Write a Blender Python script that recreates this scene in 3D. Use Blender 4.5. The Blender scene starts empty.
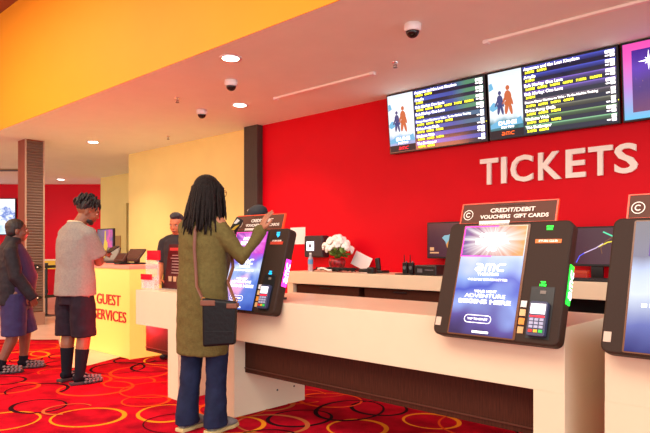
import bpy, bmesh, math, random
from mathutils import Vector, Matrix, Quaternion
PI = math.pi
sc = bpy.context.scene
COL = sc.collection
R = math.radians
random.seed(7)
CAM_H = 1.215

# ------------------------------------------------------------------ materials
def hexc(r, g, b):
    def f(c):
        c /= 255.0
        return c / 12.92 if c <= .04045 else ((c + .055) / 1.055) ** 2.4
    return (f(r), f(g), f(b), 1)

MATS = {}
def mat(name, col, rough=.5, metal=0, emit=None, es=0, noise=0, nscale=20, bump=0, bscale=200, spec=.5, alpha=None, trans=0, stretch=None, coat=0):
    if name in MATS: return MATS[name]
    m = bpy.data.materials.new(name); m.use_nodes = True
    nt = m.node_tree; b = nt.nodes['Principled BSDF']
    b.inputs['Base Color'].default_value = col
    b.inputs['Roughness'].default_value = rough
    b.inputs['Metallic'].default_value = metal
    b.inputs['Specular IOR Level'].default_value = spec
    b.inputs['Coat Weight'].default_value = coat
    if trans: b.inputs['Transmission Weight'].default_value = trans
    if emit:
        b.inputs['Emission Color'].default_value = emit
        b.inputs['Emission Strength'].default_value = es
    if alpha is not None: b.inputs['Alpha'].default_value = alpha
    if noise or bump:
        tc = nt.nodes.new('ShaderNodeTexCoord'); mp = nt.nodes.new('ShaderNodeMapping')
        nt.links.new(tc.outputs['Object'], mp.inputs['Vector'])
        if stretch: mp.inputs['Scale'].default_value = stretch
    if noise:
        n = nt.nodes.new('ShaderNodeTexNoise'); n.inputs['Scale'].default_value = nscale; n.inputs['Detail'].default_value = 4
        nt.links.new(mp.outputs[0], n.inputs['Vector'])
        mr = nt.nodes.new('ShaderNodeMapRange'); mr.inputs['From Min'].default_value = .3; mr.inputs['From Max'].default_value = .7
        mr.inputs['To Min'].default_value = 1 - noise; mr.inputs['To Max'].default_value = 1 + noise
        nt.links.new(n.outputs['Fac'], mr.inputs['Value'])
        mx = nt.nodes.new('ShaderNodeVectorMath'); mx.operation = 'SCALE'
        mx.inputs[0].default_value = col[:3]
        nt.links.new(mr.outputs[0], mx.inputs['Scale'])
        nt.links.new(mx.outputs[0], b.inputs['Base Color'])
    if bump:
        n2 = nt.nodes.new('ShaderNodeTexNoise'); n2.inputs['Scale'].default_value = bscale; n2.inputs['Detail'].default_value = 3
        nt.links.new(mp.outputs[0], n2.inputs['Vector'])
        bp = nt.nodes.new('ShaderNodeBump'); bp.inputs['Strength'].default_value = bump; bp.inputs['Distance'].default_value = .01
        nt.links.new(n2.outputs['Fac'], bp.inputs['Height']); nt.links.new(bp.outputs[0], b.inputs['Normal'])
    MATS[name] = m
    return m

def ramp_emit(name, stops, axis='Z', strength=1.0, noise=0, nscale=4):
    """screen picture: colour ramp along one object axis between a and b, optionally mixed by noise"""
    (a, b_), cols = stops
    m = bpy.data.materials.new(name); m.use_nodes = True; nt = m.node_tree
    b = nt.nodes['Principled BSDF']; b.inputs['Base Color'].default_value = (.01, .01, .01, 1); b.inputs['Roughness'].default_value = .15
    tc = nt.nodes.new('ShaderNodeTexCoord'); sp = nt.nodes.new('ShaderNodeSeparateXYZ'); nt.links.new(tc.outputs['Object'], sp.inputs[0])
    mr = nt.nodes.new('ShaderNodeMapRange'); mr.inputs['From Min'].default_value = a; mr.inputs['From Max'].default_value = b_
    nt.links.new(sp.outputs[axis], mr.inputs['Value'])
    src = mr.outputs[0]
    if noise:
        n = nt.nodes.new('ShaderNodeTexNoise'); n.inputs['Scale'].default_value = nscale; n.inputs['Detail'].default_value = 2
        nt.links.new(tc.outputs['Object'], n.inputs['Vector'])
        s = nt.nodes.new('ShaderNodeMath'); s.operation = 'MULTIPLY_ADD'; nt.links.new(n.outputs['Fac'], s.inputs[0]); s.inputs[1].default_value = noise
        s2 = nt.nodes.new('ShaderNodeMath'); s2.operation = 'ADD'; nt.links.new(mr.outputs[0], s2.inputs[0]); s2.inputs[1].default_value = -noise * .5
        nt.links.new(s2.outputs[0], s.inputs[2]); src = s.outputs[0]
    cr = nt.nodes.new('ShaderNodeValToRGB'); el = cr.color_ramp.elements
    while len(el) > 1: el.remove(el[-1])
    el[0].position = cols[0][0]; el[0].color = cols[0][1]
    for p, c in cols[1:]:
        e = el.new(p); e.color = c
    nt.links.new(src, cr.inputs[0]); nt.links.new(cr.outputs[0], b.inputs['Emission Color']); b.inputs['Emission Strength'].default_value = strength
    return m

M = dict(
    red=mat('red_paint', hexc(214, 0, 24), .45, spec=.15, bump=.05, bscale=60, noise=.03, nscale=2),
    cream=mat('cream_paint', hexc(246, 226, 140), .6, noise=.03, nscale=2),
    orange=mat('orange_paint', hexc(255, 158, 8), .6, noise=.04, nscale=.8),
    ceil=mat('ceiling_paint', hexc(240, 246, 232), .75, noise=.02, nscale=3),
    brown=mat('brown_paint', hexc(150, 84, 40), .8),
    tile=mat('pale_tile', hexc(232, 196, 180), .18, noise=.08, nscale=3),
    pillar=mat('dark_wood_panel', hexc(62, 50, 42), .5, noise=.2, nscale=12, stretch=(6, 6, .6)),
    white=mat('white_laminate', hexc(230, 211, 178), .28, noise=.015, nscale=5),
    walnut=mat('brown_laminate', hexc(66, 32, 20), .6, spec=.15, noise=.35, nscale=30, stretch=(6, 6, .35)),
    walnut2=mat('brown_laminate_edge', hexc(84, 46, 32), .4),
    bezel=mat('kiosk_casing', hexc(52, 35, 26), .55, noise=.12, nscale=200, spec=.2),
    bezel_dark=mat('kiosk_casing_side', hexc(38, 36, 36), .4, spec=.3),
    black=mat('black_plastic', hexc(22, 21, 22), .35),
    blackm=mat('black_matt', hexc(16, 16, 17), .8),
    grey=mat('grey_plastic', hexc(92, 92, 96), .4),
    chrome=mat('chrome', (.8, .8, .8, 1), .15, metal=1),
    lampw=mat('lamp_lens', (1, 1, 1, 1), .4, emit=(1, .9, .78, 1), es=14),
    whitep=mat('white_plastic', hexc(240, 236, 230), .3),
    paper=mat('paper', hexc(238, 236, 230), .7),
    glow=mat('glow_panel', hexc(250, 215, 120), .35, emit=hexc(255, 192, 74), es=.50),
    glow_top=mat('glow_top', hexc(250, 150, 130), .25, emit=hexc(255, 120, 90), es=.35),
    redtxt=mat('red_letter', hexc(190, 20, 40), .4),
    skin_w=mat('skin_warm_brown', hexc(168, 108, 78), .5, noise=.06, nscale=30),
    skin_m=mat('skin_brown', hexc(136, 82, 54), .5, noise=.06, nscale=30),
    skin_b=mat('skin_deep_brown', hexc(112, 66, 46), .5, noise=.06, nscale=30),
    skin_e=mat('skin_tan', hexc(190, 112, 72), .5, noise=.06, nscale=30),
    hair=mat('black_hair', hexc(30, 22, 20), .6, noise=.35, nscale=60, bump=.4, bscale=120),
    hairw=mat('braided_hair', hexc(26, 18, 15), .7, spec=.2, noise=.45, nscale=90, bump=.9, bscale=110),
    coat=mat('olive_knit', hexc(100, 88, 48), .9, noise=.14, nscale=45, bump=.5, bscale=160, spec=.15),
    jeans=mat('denim', hexc(27, 33, 58), .8, noise=.25, nscale=14, bump=.2, bscale=250, spec=.2),
    tee=mat('heather_tee', hexc(138, 128, 118), .9, noise=.1, nscale=70, bump=.15, bscale=30, spec=.15),
    shorts=mat('black_shorts', hexc(34, 24, 34), .8, noise=.2, nscale=20, spec=.2),
    jacket=mat('black_jacket', hexc(36, 32, 36), .75, noise=.25, nscale=25, bump=.25, bscale=25, spec=.25),
    purple=mat('purple_shirt', hexc(50, 24, 64), .8, noise=.12, nscale=30),
    navy=mat('navy_shorts', hexc(40, 32, 76), .8, noise=.15, nscale=20),
    sock=mat('black_sock', hexc(26, 25, 32), .9, spec=.1),
    leather=mat('black_leather', hexc(12, 12, 13), .5, spec=.25, bump=.25, bscale=40),
    tan=mat('tan_strap', hexc(112, 62, 40), .5),
    sole=mat('pale_sole', hexc(200, 178, 120), .7),
    shoe=mat('grey_shoe', hexc(128, 122, 118), .7, noise=.2, nscale=40),
    sandal=mat('dark_sandal', hexc(48, 40, 44), .6),
    sandal2=mat('sandal_weave', hexc(112, 96, 96), .7),
    cap=mat('black_cap', hexc(26, 29, 38), .8),
    shirtk=mat('staff_shirt', hexc(32, 26, 32), .8),
    eye=mat('eye_white', hexc(235, 228, 220), .3),
    iris=mat('iris', hexc(40, 24, 16), .2),
    lip=mat('lips', hexc(122, 62, 56), .5),
    gold=mat('gold_wire', hexc(190, 130, 60), .25, metal=.7),
    petal=mat('white_petals', hexc(250, 246, 236), .6),
    leaf=mat('leaf', hexc(92, 128, 40), .5),
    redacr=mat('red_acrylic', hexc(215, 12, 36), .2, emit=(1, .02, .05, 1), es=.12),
    yellowp=mat('yellow_laminate', hexc(250, 196, 30), .4),
    belt=mat('belt', hexc(20, 18, 20), .8),
    text_w=mat('sign_white', hexc(250, 240, 225), .5),
    e_white=mat('screen_white', (1, 1, 1, 1), .4, emit=(1, 1, 1, 1), es=2.2),
    k_white=mat('kiosk_white', (1, 1, 1, 1), .4, emit=(1, 1, 1, 1), es=1.3),
    e_yel=mat('screen_yellow', (1, 1, 0, 1), .4, emit=hexc(236, 240, 60), es=1.6),
    e_red=mat('screen_red', (1, 0, 0, 1), .4, emit=hexc(240, 40, 70), es=1.1),
    e_orange=mat('screen_orange', (1, .2, 0, 1), .4, emit=hexc(248, 96, 40), es=1.1),
    e_green=mat('led_green', (0, 1, 0, 1), .4, emit=hexc(30, 250, 70), es=1.7),
    e_greens=mat('led_green_small', (0, 1, 0, 1), .4, emit=hexc(30, 220, 80), es=.9),
    e_cyan=mat('led_cyan', (0, .5, 1, 1), .4, emit=hexc(40, 190, 240), es=1.0),
    e_pink=mat('led_pink', (1, 0, .5, 1), .4, emit=hexc(250, 60, 190), es=2.6),
    e_dark=mat('screen_dark', (.005, .005, .01, 1), .12, emit=hexc(28, 30, 58), es=1.0),
    e_plum=mat('screen_plum', (.005, .005, .01, 1), .2, emit=hexc(88, 44, 58), es=.8),
    e_sky=mat('screen_sky', (0, 0, 0, 1), .4, emit=hexc(140, 190, 205), es=1.0),
    e_sand=mat('screen_sand', (0, 0, 0, 1), .4, emit=hexc(226, 150, 80), es=1.0),
    e_fig1=mat('poster_rust', (0, 0, 0, 1), .4, emit=hexc(214, 110, 66), es=1.0),
    e_fig2=mat('poster_slate', (0, 0, 0, 1), .4, emit=hexc(66, 74, 130), es=1.0),
    e_fig3=mat('poster_blue', (0, 0, 0, 1), .4, emit=hexc(110, 185, 225), es=1.1),
    e_fig4=mat('poster_navy', (0, 0, 0, 1), .4, emit=hexc(26, 24, 40), es=.8),
    e_purple=mat('screen_purple', (0, 0, 0, 1), .4, emit=hexc(86, 44, 150), es=1.0),
)
mg = mat('clear_acrylic', (1, 1, 1, 1), .05, alpha=.22, spec=.8)

# ------------------------------------------------------------------ mesh helper
class MB:
    def __init__(s): s.bm = bmesh.new(); s.mi = 0
    def m(s, i): s.mi = i; return s
    def _fin(s, faces):
        for f in faces: f.material_index = s.mi
    def box(s, a, b, M_=None, bev=0):
        x0, y0, z0 = a; x1, y1, z1 = b
        vs = [s.bm.verts.new(v) for v in [(x0,y0,z0),(x1,y0,z0),(x1,y1,z0),(x0,y1,z0),(x0,y0,z1),(x1,y0,z1),(x1,y1,z1),(x0,y1,z1)]]
        fs = [s.bm.faces.new([vs[i] for i in q]) for q in [(0,3,2,1),(4,5,6,7),(0,1,5,4),(1,2,6,5),(2,3,7,6),(3,0,4,7)]]
        s._fin(fs)
        if bev:
            es = list({e for f in fs for e in f.edges})
            r = bmesh.ops.bevel(s.bm, geom=es, offset=bev, segments=2, affect='EDGES', profile=.5)
            s._fin(r['faces']); vs = list({v for f in r['faces'] for v in f.verts} | {v for v in vs if v.is_valid})
        if M_ is not None:
            for v in vs: v.co = M_ @ v.co
        return s
    def quad(s, pts):
        f = s.bm.faces.new([s.bm.verts.new(p) for p in pts]); s._fin([f]); return s
    def tube(s, pts, rad, seg=10, cap=True, up=None, dome=False):
        """rad: float, list of floats, or list of (rx, ry)"""
        pts = [Vector(p) for p in pts]; n = len(pts)
        if not isinstance(rad, (list, tuple)): rad = [rad] * n
        rad = [(r, r) if not isinstance(r, (list, tuple)) else r for r in rad]
        rings = []; prev = None
        for i, p in enumerate(pts):
            t = (pts[min(i + 1, n - 1)] - pts[max(i - 1, 0)])
            if t.length < 1e-9: t = Vector((0, 0, 1))
            t.normalize()
            if prev is None:
                u = Vector(up) if up else (Vector((1, 0, 0)) if abs(t.x) < .8 else Vector((0, 1, 0)))
            else: u = prev
            u = (u - t * u.dot(t))
            if u.length < 1e-6: u = t.orthogonal()
            u.normalize(); prev = u; v = t.cross(u)
            rx, ry = rad[i]
            rings.append([s.bm.verts.new(p + u * math.cos(2*PI*k/seg) * rx + v * math.sin(2*PI*k/seg) * ry) for k in range(seg)])
        for a, b in zip(rings[:-1], rings[1:]):
            for k in range(seg):
                s._fin([s.bm.faces.new([a[k], a[(k+1) % seg], b[(k+1) % seg], b[k]])])
        if cap:
            s._fin([s.bm.faces.new(list(reversed(rings[0]))), s.bm.faces.new(rings[-1])])
        return s
    def limb(s, pts, rad, seg=12):
        """tube with rounded ends"""
        s.tube(pts, rad, seg)
        for p, r in ((pts[0], rad[0]), (pts[-1], rad[-1])):
            r = r if not isinstance(r, (list, tuple)) else min(r)
            s.ell(p, (r, r, r), u=10, v=7)
        return s
    def ell(s, c, r, M_=None, u=16, v=10):
        r0 = bmesh.ops.create_uvsphere(s.bm, u_segments=u, v_segments=v, radius=1)
        for w in r0['verts']:
            p = Vector((w.co.x * r[0], w.co.y * r[1], w.co.z * r[2]))
            if M_ is not None: p = M_ @ p
            w.co = p + Vector(c)
        s._fin({f for w in r0['verts'] for f in w.link_faces}); return s
    def cyl(s, p0, p1, r, seg=20): return s.tube([p0, p1], r, seg)
    def lathe(s, prof, c=(0, 0, 0), seg=24):
        c = Vector(c); rings = []
        for r, z in prof:
            rings.append([s.bm.verts.new(c + Vector((max(r, .0002) * math.cos(2*PI*k/seg), max(r, .0002) * math.sin(2*PI*k/seg), z))) for k in range(seg)])
        for a, b in zip(rings[:-1], rings[1:]):
            for k in range(seg): s._fin([s.bm.faces.new([a[k], a[(k+1) % seg], b[(k+1) % seg], b[k]])])
        s._fin([s.bm.faces.new(list(reversed(rings[0]))), s.bm.faces.new(rings[-1])])
        return s
    def prism(s, outline, y0, y1):
        """outline in x,z; extruded from y0 to y1"""
        a = [s.bm.verts.new((x, y0, z)) for x, z in outline]; b = [s.bm.verts.new((x, y1, z)) for x, z in outline]
        n = len(a); fs = [s.bm.faces.new(a), s.bm.faces.new(list(reversed(b)))]
        for i in range(n): fs.append(s.bm.faces.new([a[(i+1) % n], a[i], b[i], b[(i+1) % n]]))
        s._fin(fs); return s
    def xf(s, M_):
        bmesh.ops.transform(s.bm, matrix=M_, verts=s.bm.verts); return s
    def build(s, name, mats, parent=None, smooth=False, bevel=0):
        bmesh.ops.recalc_face_normals(s.bm, faces=s.bm.faces)
        me = bpy.data.meshes.new(name); s.bm.to_mesh(me); s.bm.free()
        if not isinstance(mats, (list, tuple)): mats = [mats]
        for m_ in mats: me.materials.append(m_)
        if smooth:
            for p in me.polygons: p.use_smooth = True
        o = bpy.data.objects.new(name, me); COL.objects.link(o)
        if parent: o.parent = parent
        if bevel:
            b = o.modifiers.new('bevel', 'BEVEL'); b.width = bevel; b.segments = 2; b.limit_method = 'ANGLE'; b.angle_limit = R(40)
        return o

def rrect(x0, z0, x1, z1, r, n=5):
    o = []
    for cx, cz, a in ((x1-r, z1-r, 0), (x0+r, z1-r, 90), (x0+r, z0+r, 180), (x1-r, z0+r, 270)):
        for k in range(n + 1):
            t = R(a + 90 * k / n); o.append((cx + r * math.cos(t), cz + r * math.sin(t)))
    return o

def tag(o, label=None, cat=None, group=None, kind=None):
    if label: o['label'] = label
    if cat: o['category'] = cat
    if group: o['group'] = group
    if kind: o['kind'] = kind
    return o
def thing(name, label, cat, loc=(0, 0, 0), rot=(0, 0, 0), group=None):
    o = bpy.data.objects.new(name, None); COL.objects.link(o); o.location = loc; o.rotation_euler = rot
    o.empty_display_size = .1
    return tag(o, label, cat, group)
def struct(name, mb, m, **k):
    return tag(mb.build(name, m, **k), kind='structure')
def dup(root, loc=None, rot=None, label=None):
    c = root.copy(); COL.objects.link(c)
    if loc is not None: c.location = loc
    if rot is not None: c.rotation_euler = rot
    if label: c['label'] = label
    def rec(a, b):
        for ch in [x for x in COL.objects if x.parent == a]:
            d = ch.copy(); COL.objects.link(d); d.parent = b; rec(ch, d)
    rec(root, c)
    return c

def text(name, s, size, m, parent=None, loc=(0, 0, 0), ext=.001, bold=0, sx=1, shear=0, ax='CENTER', space=1, lines=None):
    """lettering on a plane facing -y (x right, z up)"""
    cu = bpy.data.curves.new(name, 'FONT'); cu.body = s; cu.size = size; cu.extrude = ext; cu.offset = bold; cu.align_x = ax
    cu.align_y = 'CENTER'; cu.space_character = space; cu.shear = shear; cu.resolution_u = 3
    to = bpy.data.objects.new('tmp', cu); COL.objects.link(to)
    bpy.context.view_layer.update()
    me = bpy.data.meshes.new_from_object(to.evaluated_get(bpy.context.evaluated_depsgraph_get()))
    bpy.data.objects.remove(to); bpy.data.curves.remove(cu)
    for v in me.vertices:
        x, y, z = v.co; v.co = (x * sx, -z, y)
    me.materials.clear(); me.materials.append(m)
    o = bpy.data.objects.new(name, me); COL.objects.link(o)
    if parent: o.parent = parent
    o.location = loc
    return o
def merge(name, objs, parent=None):
    """each line of lettering is a part of its own under the same parent"""
    for o in objs:
        o.name = name
        if parent: o.parent = parent
    return objs

def stroke2d(mb, pts, w, y0, y1):
    """thick flat polyline in x,z"""
    n = len(pts); L = []; Rr = []
    for i in range(n):
        a = Vector(pts[max(i-1, 0)]); b = Vector(pts[min(i+1, n-1)]); t = (b - a).normalized(); nn = Vector((-t.y, t.x)) * w / 2
        p = Vector(pts[i]); L.append(p + nn); Rr.append(p - nn)
    for i in range(n - 1):
        q = [L[i], L[i+1], Rr[i+1], Rr[i]]
        mb.prism([(v.x, v.y) for v in q], y0, y1)
def amc(mb, x, z, h, y0, y1, w=None):
    """the rounded wide lower-case letters a m c, height h, starting at x,z"""
    w = w or h * .19; sh = .18
    def arc(cx, cz, rx, rz, a0, a1, n=8): return [(cx + rx * math.cos(R(a0 + (a1-a0)*k/n)), cz + rz * math.sin(R(a0 + (a1-a0)*k/n))) for k in range(n+1)]
    def put(pts): stroke2d(mb, [(x + px + sh * pz, z + pz) for px, pz in pts], w, y0, y1)
    e = w / 2; t = h - e
    put([(h*1.15, e), (h*1.15, h*.62)] + arc(h*.75, h*.55, h*.4, t - h*.55, 0, 90, 5)[1:] + [(h*.25, t)])
    put([(h*1.15, h*.42), (h*.42, h*.42)]); put([(h*.42, h*.45), (h*.30, h*.22), (h*.42, e), (h*1.15, e)])
    put([(h*1.6, 0), (h*1.6, t), (h*2.55, t), (h*2.75, t*.8), (h*2.75, 0)]); put([(h*2.17, t), (h*2.17, 0)])
    put([(h*4.1, t), (h*3.4, t), (h*3.15, h*.72), (h*3.15, h*.28), (h*3.4, e), (h*4.1, e)])
    return h * 4.2

def remesh(mb, name, m, voxel, parent=None, smooth_it=6, smooth_f=.5, disp=0, dscale=.06, mats=None):
    """union of closed pieces into one continuous surface"""
    me = bpy.data.meshes.new('t'); bmesh.ops.recalc_face_normals(mb.bm, faces=mb.bm.faces); mb.bm.to_mesh(me); mb.bm.free()
    t = bpy.data.objects.new('tmp', me); COL.objects.link(t)
    r = t.modifiers.new('r', 'REMESH'); r.mode = 'VOXEL'; r.voxel_size = voxel; r.use_smooth_shade = True
    if smooth_it:
        s = t.modifiers.new('s', 'SMOOTH'); s.iterations = smooth_it; s.factor = smooth_f
    if disp:
        tx = bpy.data.textures.new('fold', 'CLOUDS'); tx.noise_scale = dscale; tx.noise_depth = 1
        d = t.modifiers.new('d', 'DISPLACE'); d.texture = tx; d.strength = disp; d.mid_level = .5
    bpy.context.view_layer.update()
    me2 = bpy.data.meshes.new_from_object(t.evaluated_get(bpy.context.evaluated_depsgraph_get()))
    bpy.data.objects.remove(t); bpy.data.meshes.remove(me)
    me2.name = name; me2.materials.clear(); me2.materials.append(m)
    for p in me2.polygons: p.use_smooth = True; p.material_index = 0
    o = bpy.data.objects.new(name, me2); COL.objects.link(o)
    if parent: o.parent = parent
    return o

# ------------------------------------------------------------------ room
CEIL = 2.985; UP = 4.70; SOF = 3.15; WALL = 5.58
def carpet():
    mb = MB()
    mb.m(0).quad([(-24, -6, 0), (6, -6, 0), (6, 11, 0), (-24, 11, 0)])
    return mb
rings = [  # x, y pixel of ring centre solved to the floor, radius, colour
    ]
def floor_pt(px, py):
    f = 595; a = R(43); d = f * CAM_H / (py - 250); r = (px - 325) / f * d
    return (-math.sin(a) * d + math.cos(a) * r, math.cos(a) * d + math.sin(a) * r)
# carpet with woven loops, one mesh
cm = []
cbase = bpy.data.materials.new('red_carpet'); cbase.use_nodes = True
nt = cbase.node_tree; b = nt.nodes['Principled BSDF']; b.inputs['Roughness'].default_value = 1; b.inputs['Specular IOR Level'].default_value = .05
tc = nt.nodes.new('ShaderNodeTexCoord'); n = nt.nodes.new('ShaderNodeTexNoise'); n.inputs['Scale'].default_value = 5; n.inputs['Detail'].default_value = 8
nt.links.new(tc.outputs['Object'], n.inputs['Vector']); cr = nt.nodes.new('ShaderNodeValToRGB')
cr.color_ramp.elements[0].position = .35; cr.color_ramp.elements[0].color = hexc(138, 3, 24)
cr.color_ramp.elements[1].position = .65; cr.color_ramp.elements[1].color = hexc(186, 10, 34)
nt.links.new(n.outputs['Fac'], cr.inputs[0]); nt.links.new(cr.outputs[0], b.inputs['Base Color'])
n2 = nt.nodes.new('ShaderNodeTexNoise'); n2.inputs['Scale'].default_value = 220; bp = nt.nodes.new('ShaderNodeBump'); bp.inputs['Strength'].default_value = .5
nt.links.new(tc.outputs['Object'], n2.inputs['Vector']); nt.links.new(n2.outputs['Fac'], bp.inputs['Height']); nt.links.new(bp.outputs[0], b.inputs['Normal'])
cm = [cbase, mat('loop_yellow', hexc(226, 140, 28), 1, spec=.05), mat('loop_orange', hexc(212, 74, 24), 1, spec=.05), mat('loop_black', hexc(38, 12, 18), 1, spec=.05), mat('loop_tan', hexc(182, 98, 52), 1, spec=.05)]
mb = carpet()
explicit = [((96,388),.31,.28,2), ((88,417),.26,.24,1), ((3,421),.24,.24,1), ((12,388),.2,.22,2), ((39,406),.19,.22,3), ((166,413),.2,.24,1),
            ((357,428),.2,.2,1), ((379,408),.2,.22,3), ((431,421),.2,.18,1), ((300,418),.24,.2,3), ((272,424),.26,.22,4), ((58,352),.28,.3,1),
            ((140,372),.28,.3,2), ((118,368),.3,.26,3), ((268,404),.2,.2,4), ((235,425),.2,.2,1), ((330,400),.22,.26,2), ((20,356),.3,.3,1), ((350,410),.3,.24,3)]
def ring(mb, cx, cy, rx, ry, ang, w, ci, z, a0=0, a1=360):
    N = 44; prev = None
    for k in range(N + 1):
        t = R(a0 + (a1 - a0) * k / N); ww = w * (.55 + .6 * (.5 + .5 * math.sin(t * 1.0 + ang * 3)))
        ca, sa = math.cos(ang), math.sin(ang)
        def P(q): x, y = (rx + q) * math.cos(t), (ry + q) * math.sin(t); return mb.bm.verts.new((cx + ca*x - sa*y, cy + sa*x + ca*y, z))
        a, b_ = P(-ww/2), P(ww/2)
        if prev: f = mb.bm.faces.new([prev[0], prev[1], b_, a]); f.material_index = ci
        prev = (a, b_)
zc = .0006
for (px, py), rx, ry, ci in explicit:
    cx, cy = floor_pt(px, py); ring(mb, cx, cy, rx, ry, random.uniform(0, 3), .031, ci, zc); zc += .00004
rr = random.Random(11)
gx = -9.5
for i in range(26):
    for j in range(15):
        if rr.random() < .12: continue
        cx = -11.5 + i * .47 + rr.uniform(-.16, .16); cy = -.4 + j * .47 + rr.uniform(-.16, .16)
        if any(math.hypot(cx - floor_pt(*e[0])[0], cy - floor_pt(*e[0])[1]) < .26 for e in explicit): continue
        ci = rr.choice([1, 2, 2, 2, 3, 3, 3, 4]); rx = rr.uniform(.16, .34)
        ring(mb, cx, cy, rx, rx * rr.uniform(.8, 1.1), rr.uniform(0, 3), rr.uniform(.015, .028), ci, zc, 0, rr.choice([360, 360, 300, 250])); zc += .00001
fl = struct('floor', mb, cm); fl.name = 'floor'
# pale tile zone beyond the carpet
mb = MB(); out = [(-11.6, .16), (-8.11, 3.42), (-6.05, 2.62), (-6.07, 2.9), (-6.45, 3.68), (-6.45, 6.9), (-24, 9.5), (-24, .16)]
mb.bm.faces.new([mb.bm.verts.new((x, y, .0065)) for x, y in out])
struct('floor_tile', mb, M['tile']); bpy.data.objects['floor_tile'].name = 'floor.001'

struct('wall_back', MB().box((-6.46, WALL, 0), (2.6, WALL + .15, CEIL + .3)), M['red'])
struct('wall_left', MB().box((-10.18, WALL, 0), (-6.46, WALL + .15, CEIL + .3)).box((-10.18, WALL + .15, 0), (-10.03, 6.93, CEIL + .3)), M['cream'])
mb = MB().box((-14.0, 6.93, 0), (-12.75, 7.08, CEIL + .3)).box((-12.75, 6.93, 2.30), (-11.75, 7.08, CEIL + .3)).box((-11.75, 6.93, 0), (-10.03, 7.08, CEIL + .3))
struct('wall_recess', mb, M['cream'])
struct('door_1', MB().box((-12.75, 6.98, .0), (-11.75, 7.03, 2.3)), M['pillar'])
# diagonal red wall at the far left
d = Vector((.731, .682)); A = Vector((-17.336, 5.752)); nn = Vector((-.682, .731))
p0 = A - d * 6; p1 = A + d * 5.5
mb = MB(); o4 = [p0, p1, p1 + nn * .15, p0 + nn * .15]
a_ = [mb.bm.verts.new((p.x, p.y, 0)) for p in o4]; b_ = [mb.bm.verts.new((p.x, p.y, CEIL + .3)) for p in o4]
mb.bm.faces.new(a_); mb.bm.faces.new(b_)
for i in range(4): mb.bm.faces.new([a_[i], a_[(i+1) % 4], b_[(i+1) % 4], b_[i]])
struct('wall_far', mb, M['red'])
struct('ceiling', MB().box((-24, SOF + .006, CEIL), (2.6, 10.5, CEIL + .15)), M['ceil'])
struct('wall_bulkhead', MB().box((-24, SOF, CEIL), (2.6, SOF + .006, UP)).box((-24, SOF + .006, CEIL + .15), (2.6, SOF + .12, UP)), M['orange'])
struct('ceiling_upper', MB().box((-24, -6, UP), (2.6, SOF, UP + .15)), M['brown']); bpy.data.objects['ceiling_upper'].name = 'ceiling.001'
struct('baseboard_back', MB().box((-6.45, WALL - .015, 0), (2.6, WALL, .1)), M['blackm'])
# dark wooden pilaster between the cream and red walls
tag(MB().box((-6.70, 5.47, 0), (-6.41, WALL, CEIL)).build('pilaster', M['pillar'], bevel=.006), 'dark wood pilaster between the cream wall and the red wall', 'pillar', kind='structure')

# column with corrugated metal cladding
col = thing('column', 'floor-to-ceiling square column clad in ribbed taupe metal beside the queue belts', 'column', (-10.09, 3.81, 0))
MB().box((-.155, -.14, 0), (.155, .14, CEIL)).build('core', mat('column_side', hexc(136, 54, 24), .6), col)
ribm = mat('ribbed_metal', hexc(104, 80, 68), .6)
prof = []; z = .22; N = 62; st = (CEIL - .02 - z) / N
mb = MB()
for k in range(N):
    z0 = z + k * st
    for (za, xa), (zb, xb) in (((z0, .158), (z0 + st*.35, .170)), ((z0 + st*.35, .170), (z0 + st*.65, .170)), ((z0 + st*.65, .170), (z0 + st, .158))):
        mb.quad([(xa, -.13, za), (xa, .13, za), (xb, .13, zb), (xb, -.13, zb)])
mb.build('cladding', ribm, col)
MB().box((.155, -.15, 0), (.176, -.128, CEIL)).box((.155, .128, 0), (.176, .15, CEIL)).build('corner_strip', mat('pale_metal', hexc(176, 146, 124), .5), col)
MB().box((-.17, -.155, 0), (.19, .155, .21)).build('plinth', mat('plinth_stone', hexc(150, 112, 96), .4), col, bevel=.01)

# ------------------------------------------------------------------ ceiling fittings
dl = thing('downlight', 'round recessed downlight in the low ceiling, nearest the orange bulkhead', 'light', (-4.38, 3.42, CEIL), group='round downlights')
MB().lathe([(.075, -.004), (.105, -.007), (.108, 0), (.075, 0)], seg=28).build('rim', M['whitep'], dl, smooth=True)
MB().cyl((0, 0, -.0075), (0, 0, -.0005), .076, 28).build('lens', M['lampw'], dl)
spots = [(-4.38, 3.42), (-5.71, 4.60), (-9.43, 4.54), (-15.03, 6.40)]
labs = [None, 'round recessed downlight between the dome cameras, near the dark pilaster', 'round recessed downlight in front of the cream wall, left of the cameras', 'farthest round downlight, before the distant red wall left of the man']
for i, (x, y) in enumerate(spots):
    if i: dup(dl, (x, y, CEIL), label=labs[i])
    L = bpy.data.lights.new('downlight_beam', 'SPOT'); L.energy = 95; L.spot_size = R(125); L.spot_blend = .8; L.color = (1, .84, .64); L.shadow_soft_size = .07
    lo = bpy.data.objects.new('downlight_beam', L); COL.objects.link(lo); lo.location = (x, y, CEIL - .03)

cam0 = thing('dome_camera', 'white dome security camera on the ceiling above the menu screens', 'camera', (-2.68, 3.88, CEIL), group='dome cameras on the ceiling')
MB().lathe([(.066, 0), (.068, -.03), (.064, -.055), (.058, -.062), (.058, 0)], seg=28).build('housing', M['whitep'], cam0, smooth=True)
MB().ell((0, 0, -.058), (.052, .052, .05)).build('dome', mat('smoked_dome', hexc(30, 22, 18), .08), cam0, smooth=True)
dup(cam0, (-4.96, 3.88, CEIL), label='white dome security camera between the two brightest downlights')
dup(cam0, (-6.27, 4.44, CEIL), label='white dome security camera farthest left, over the cream wall')

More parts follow.
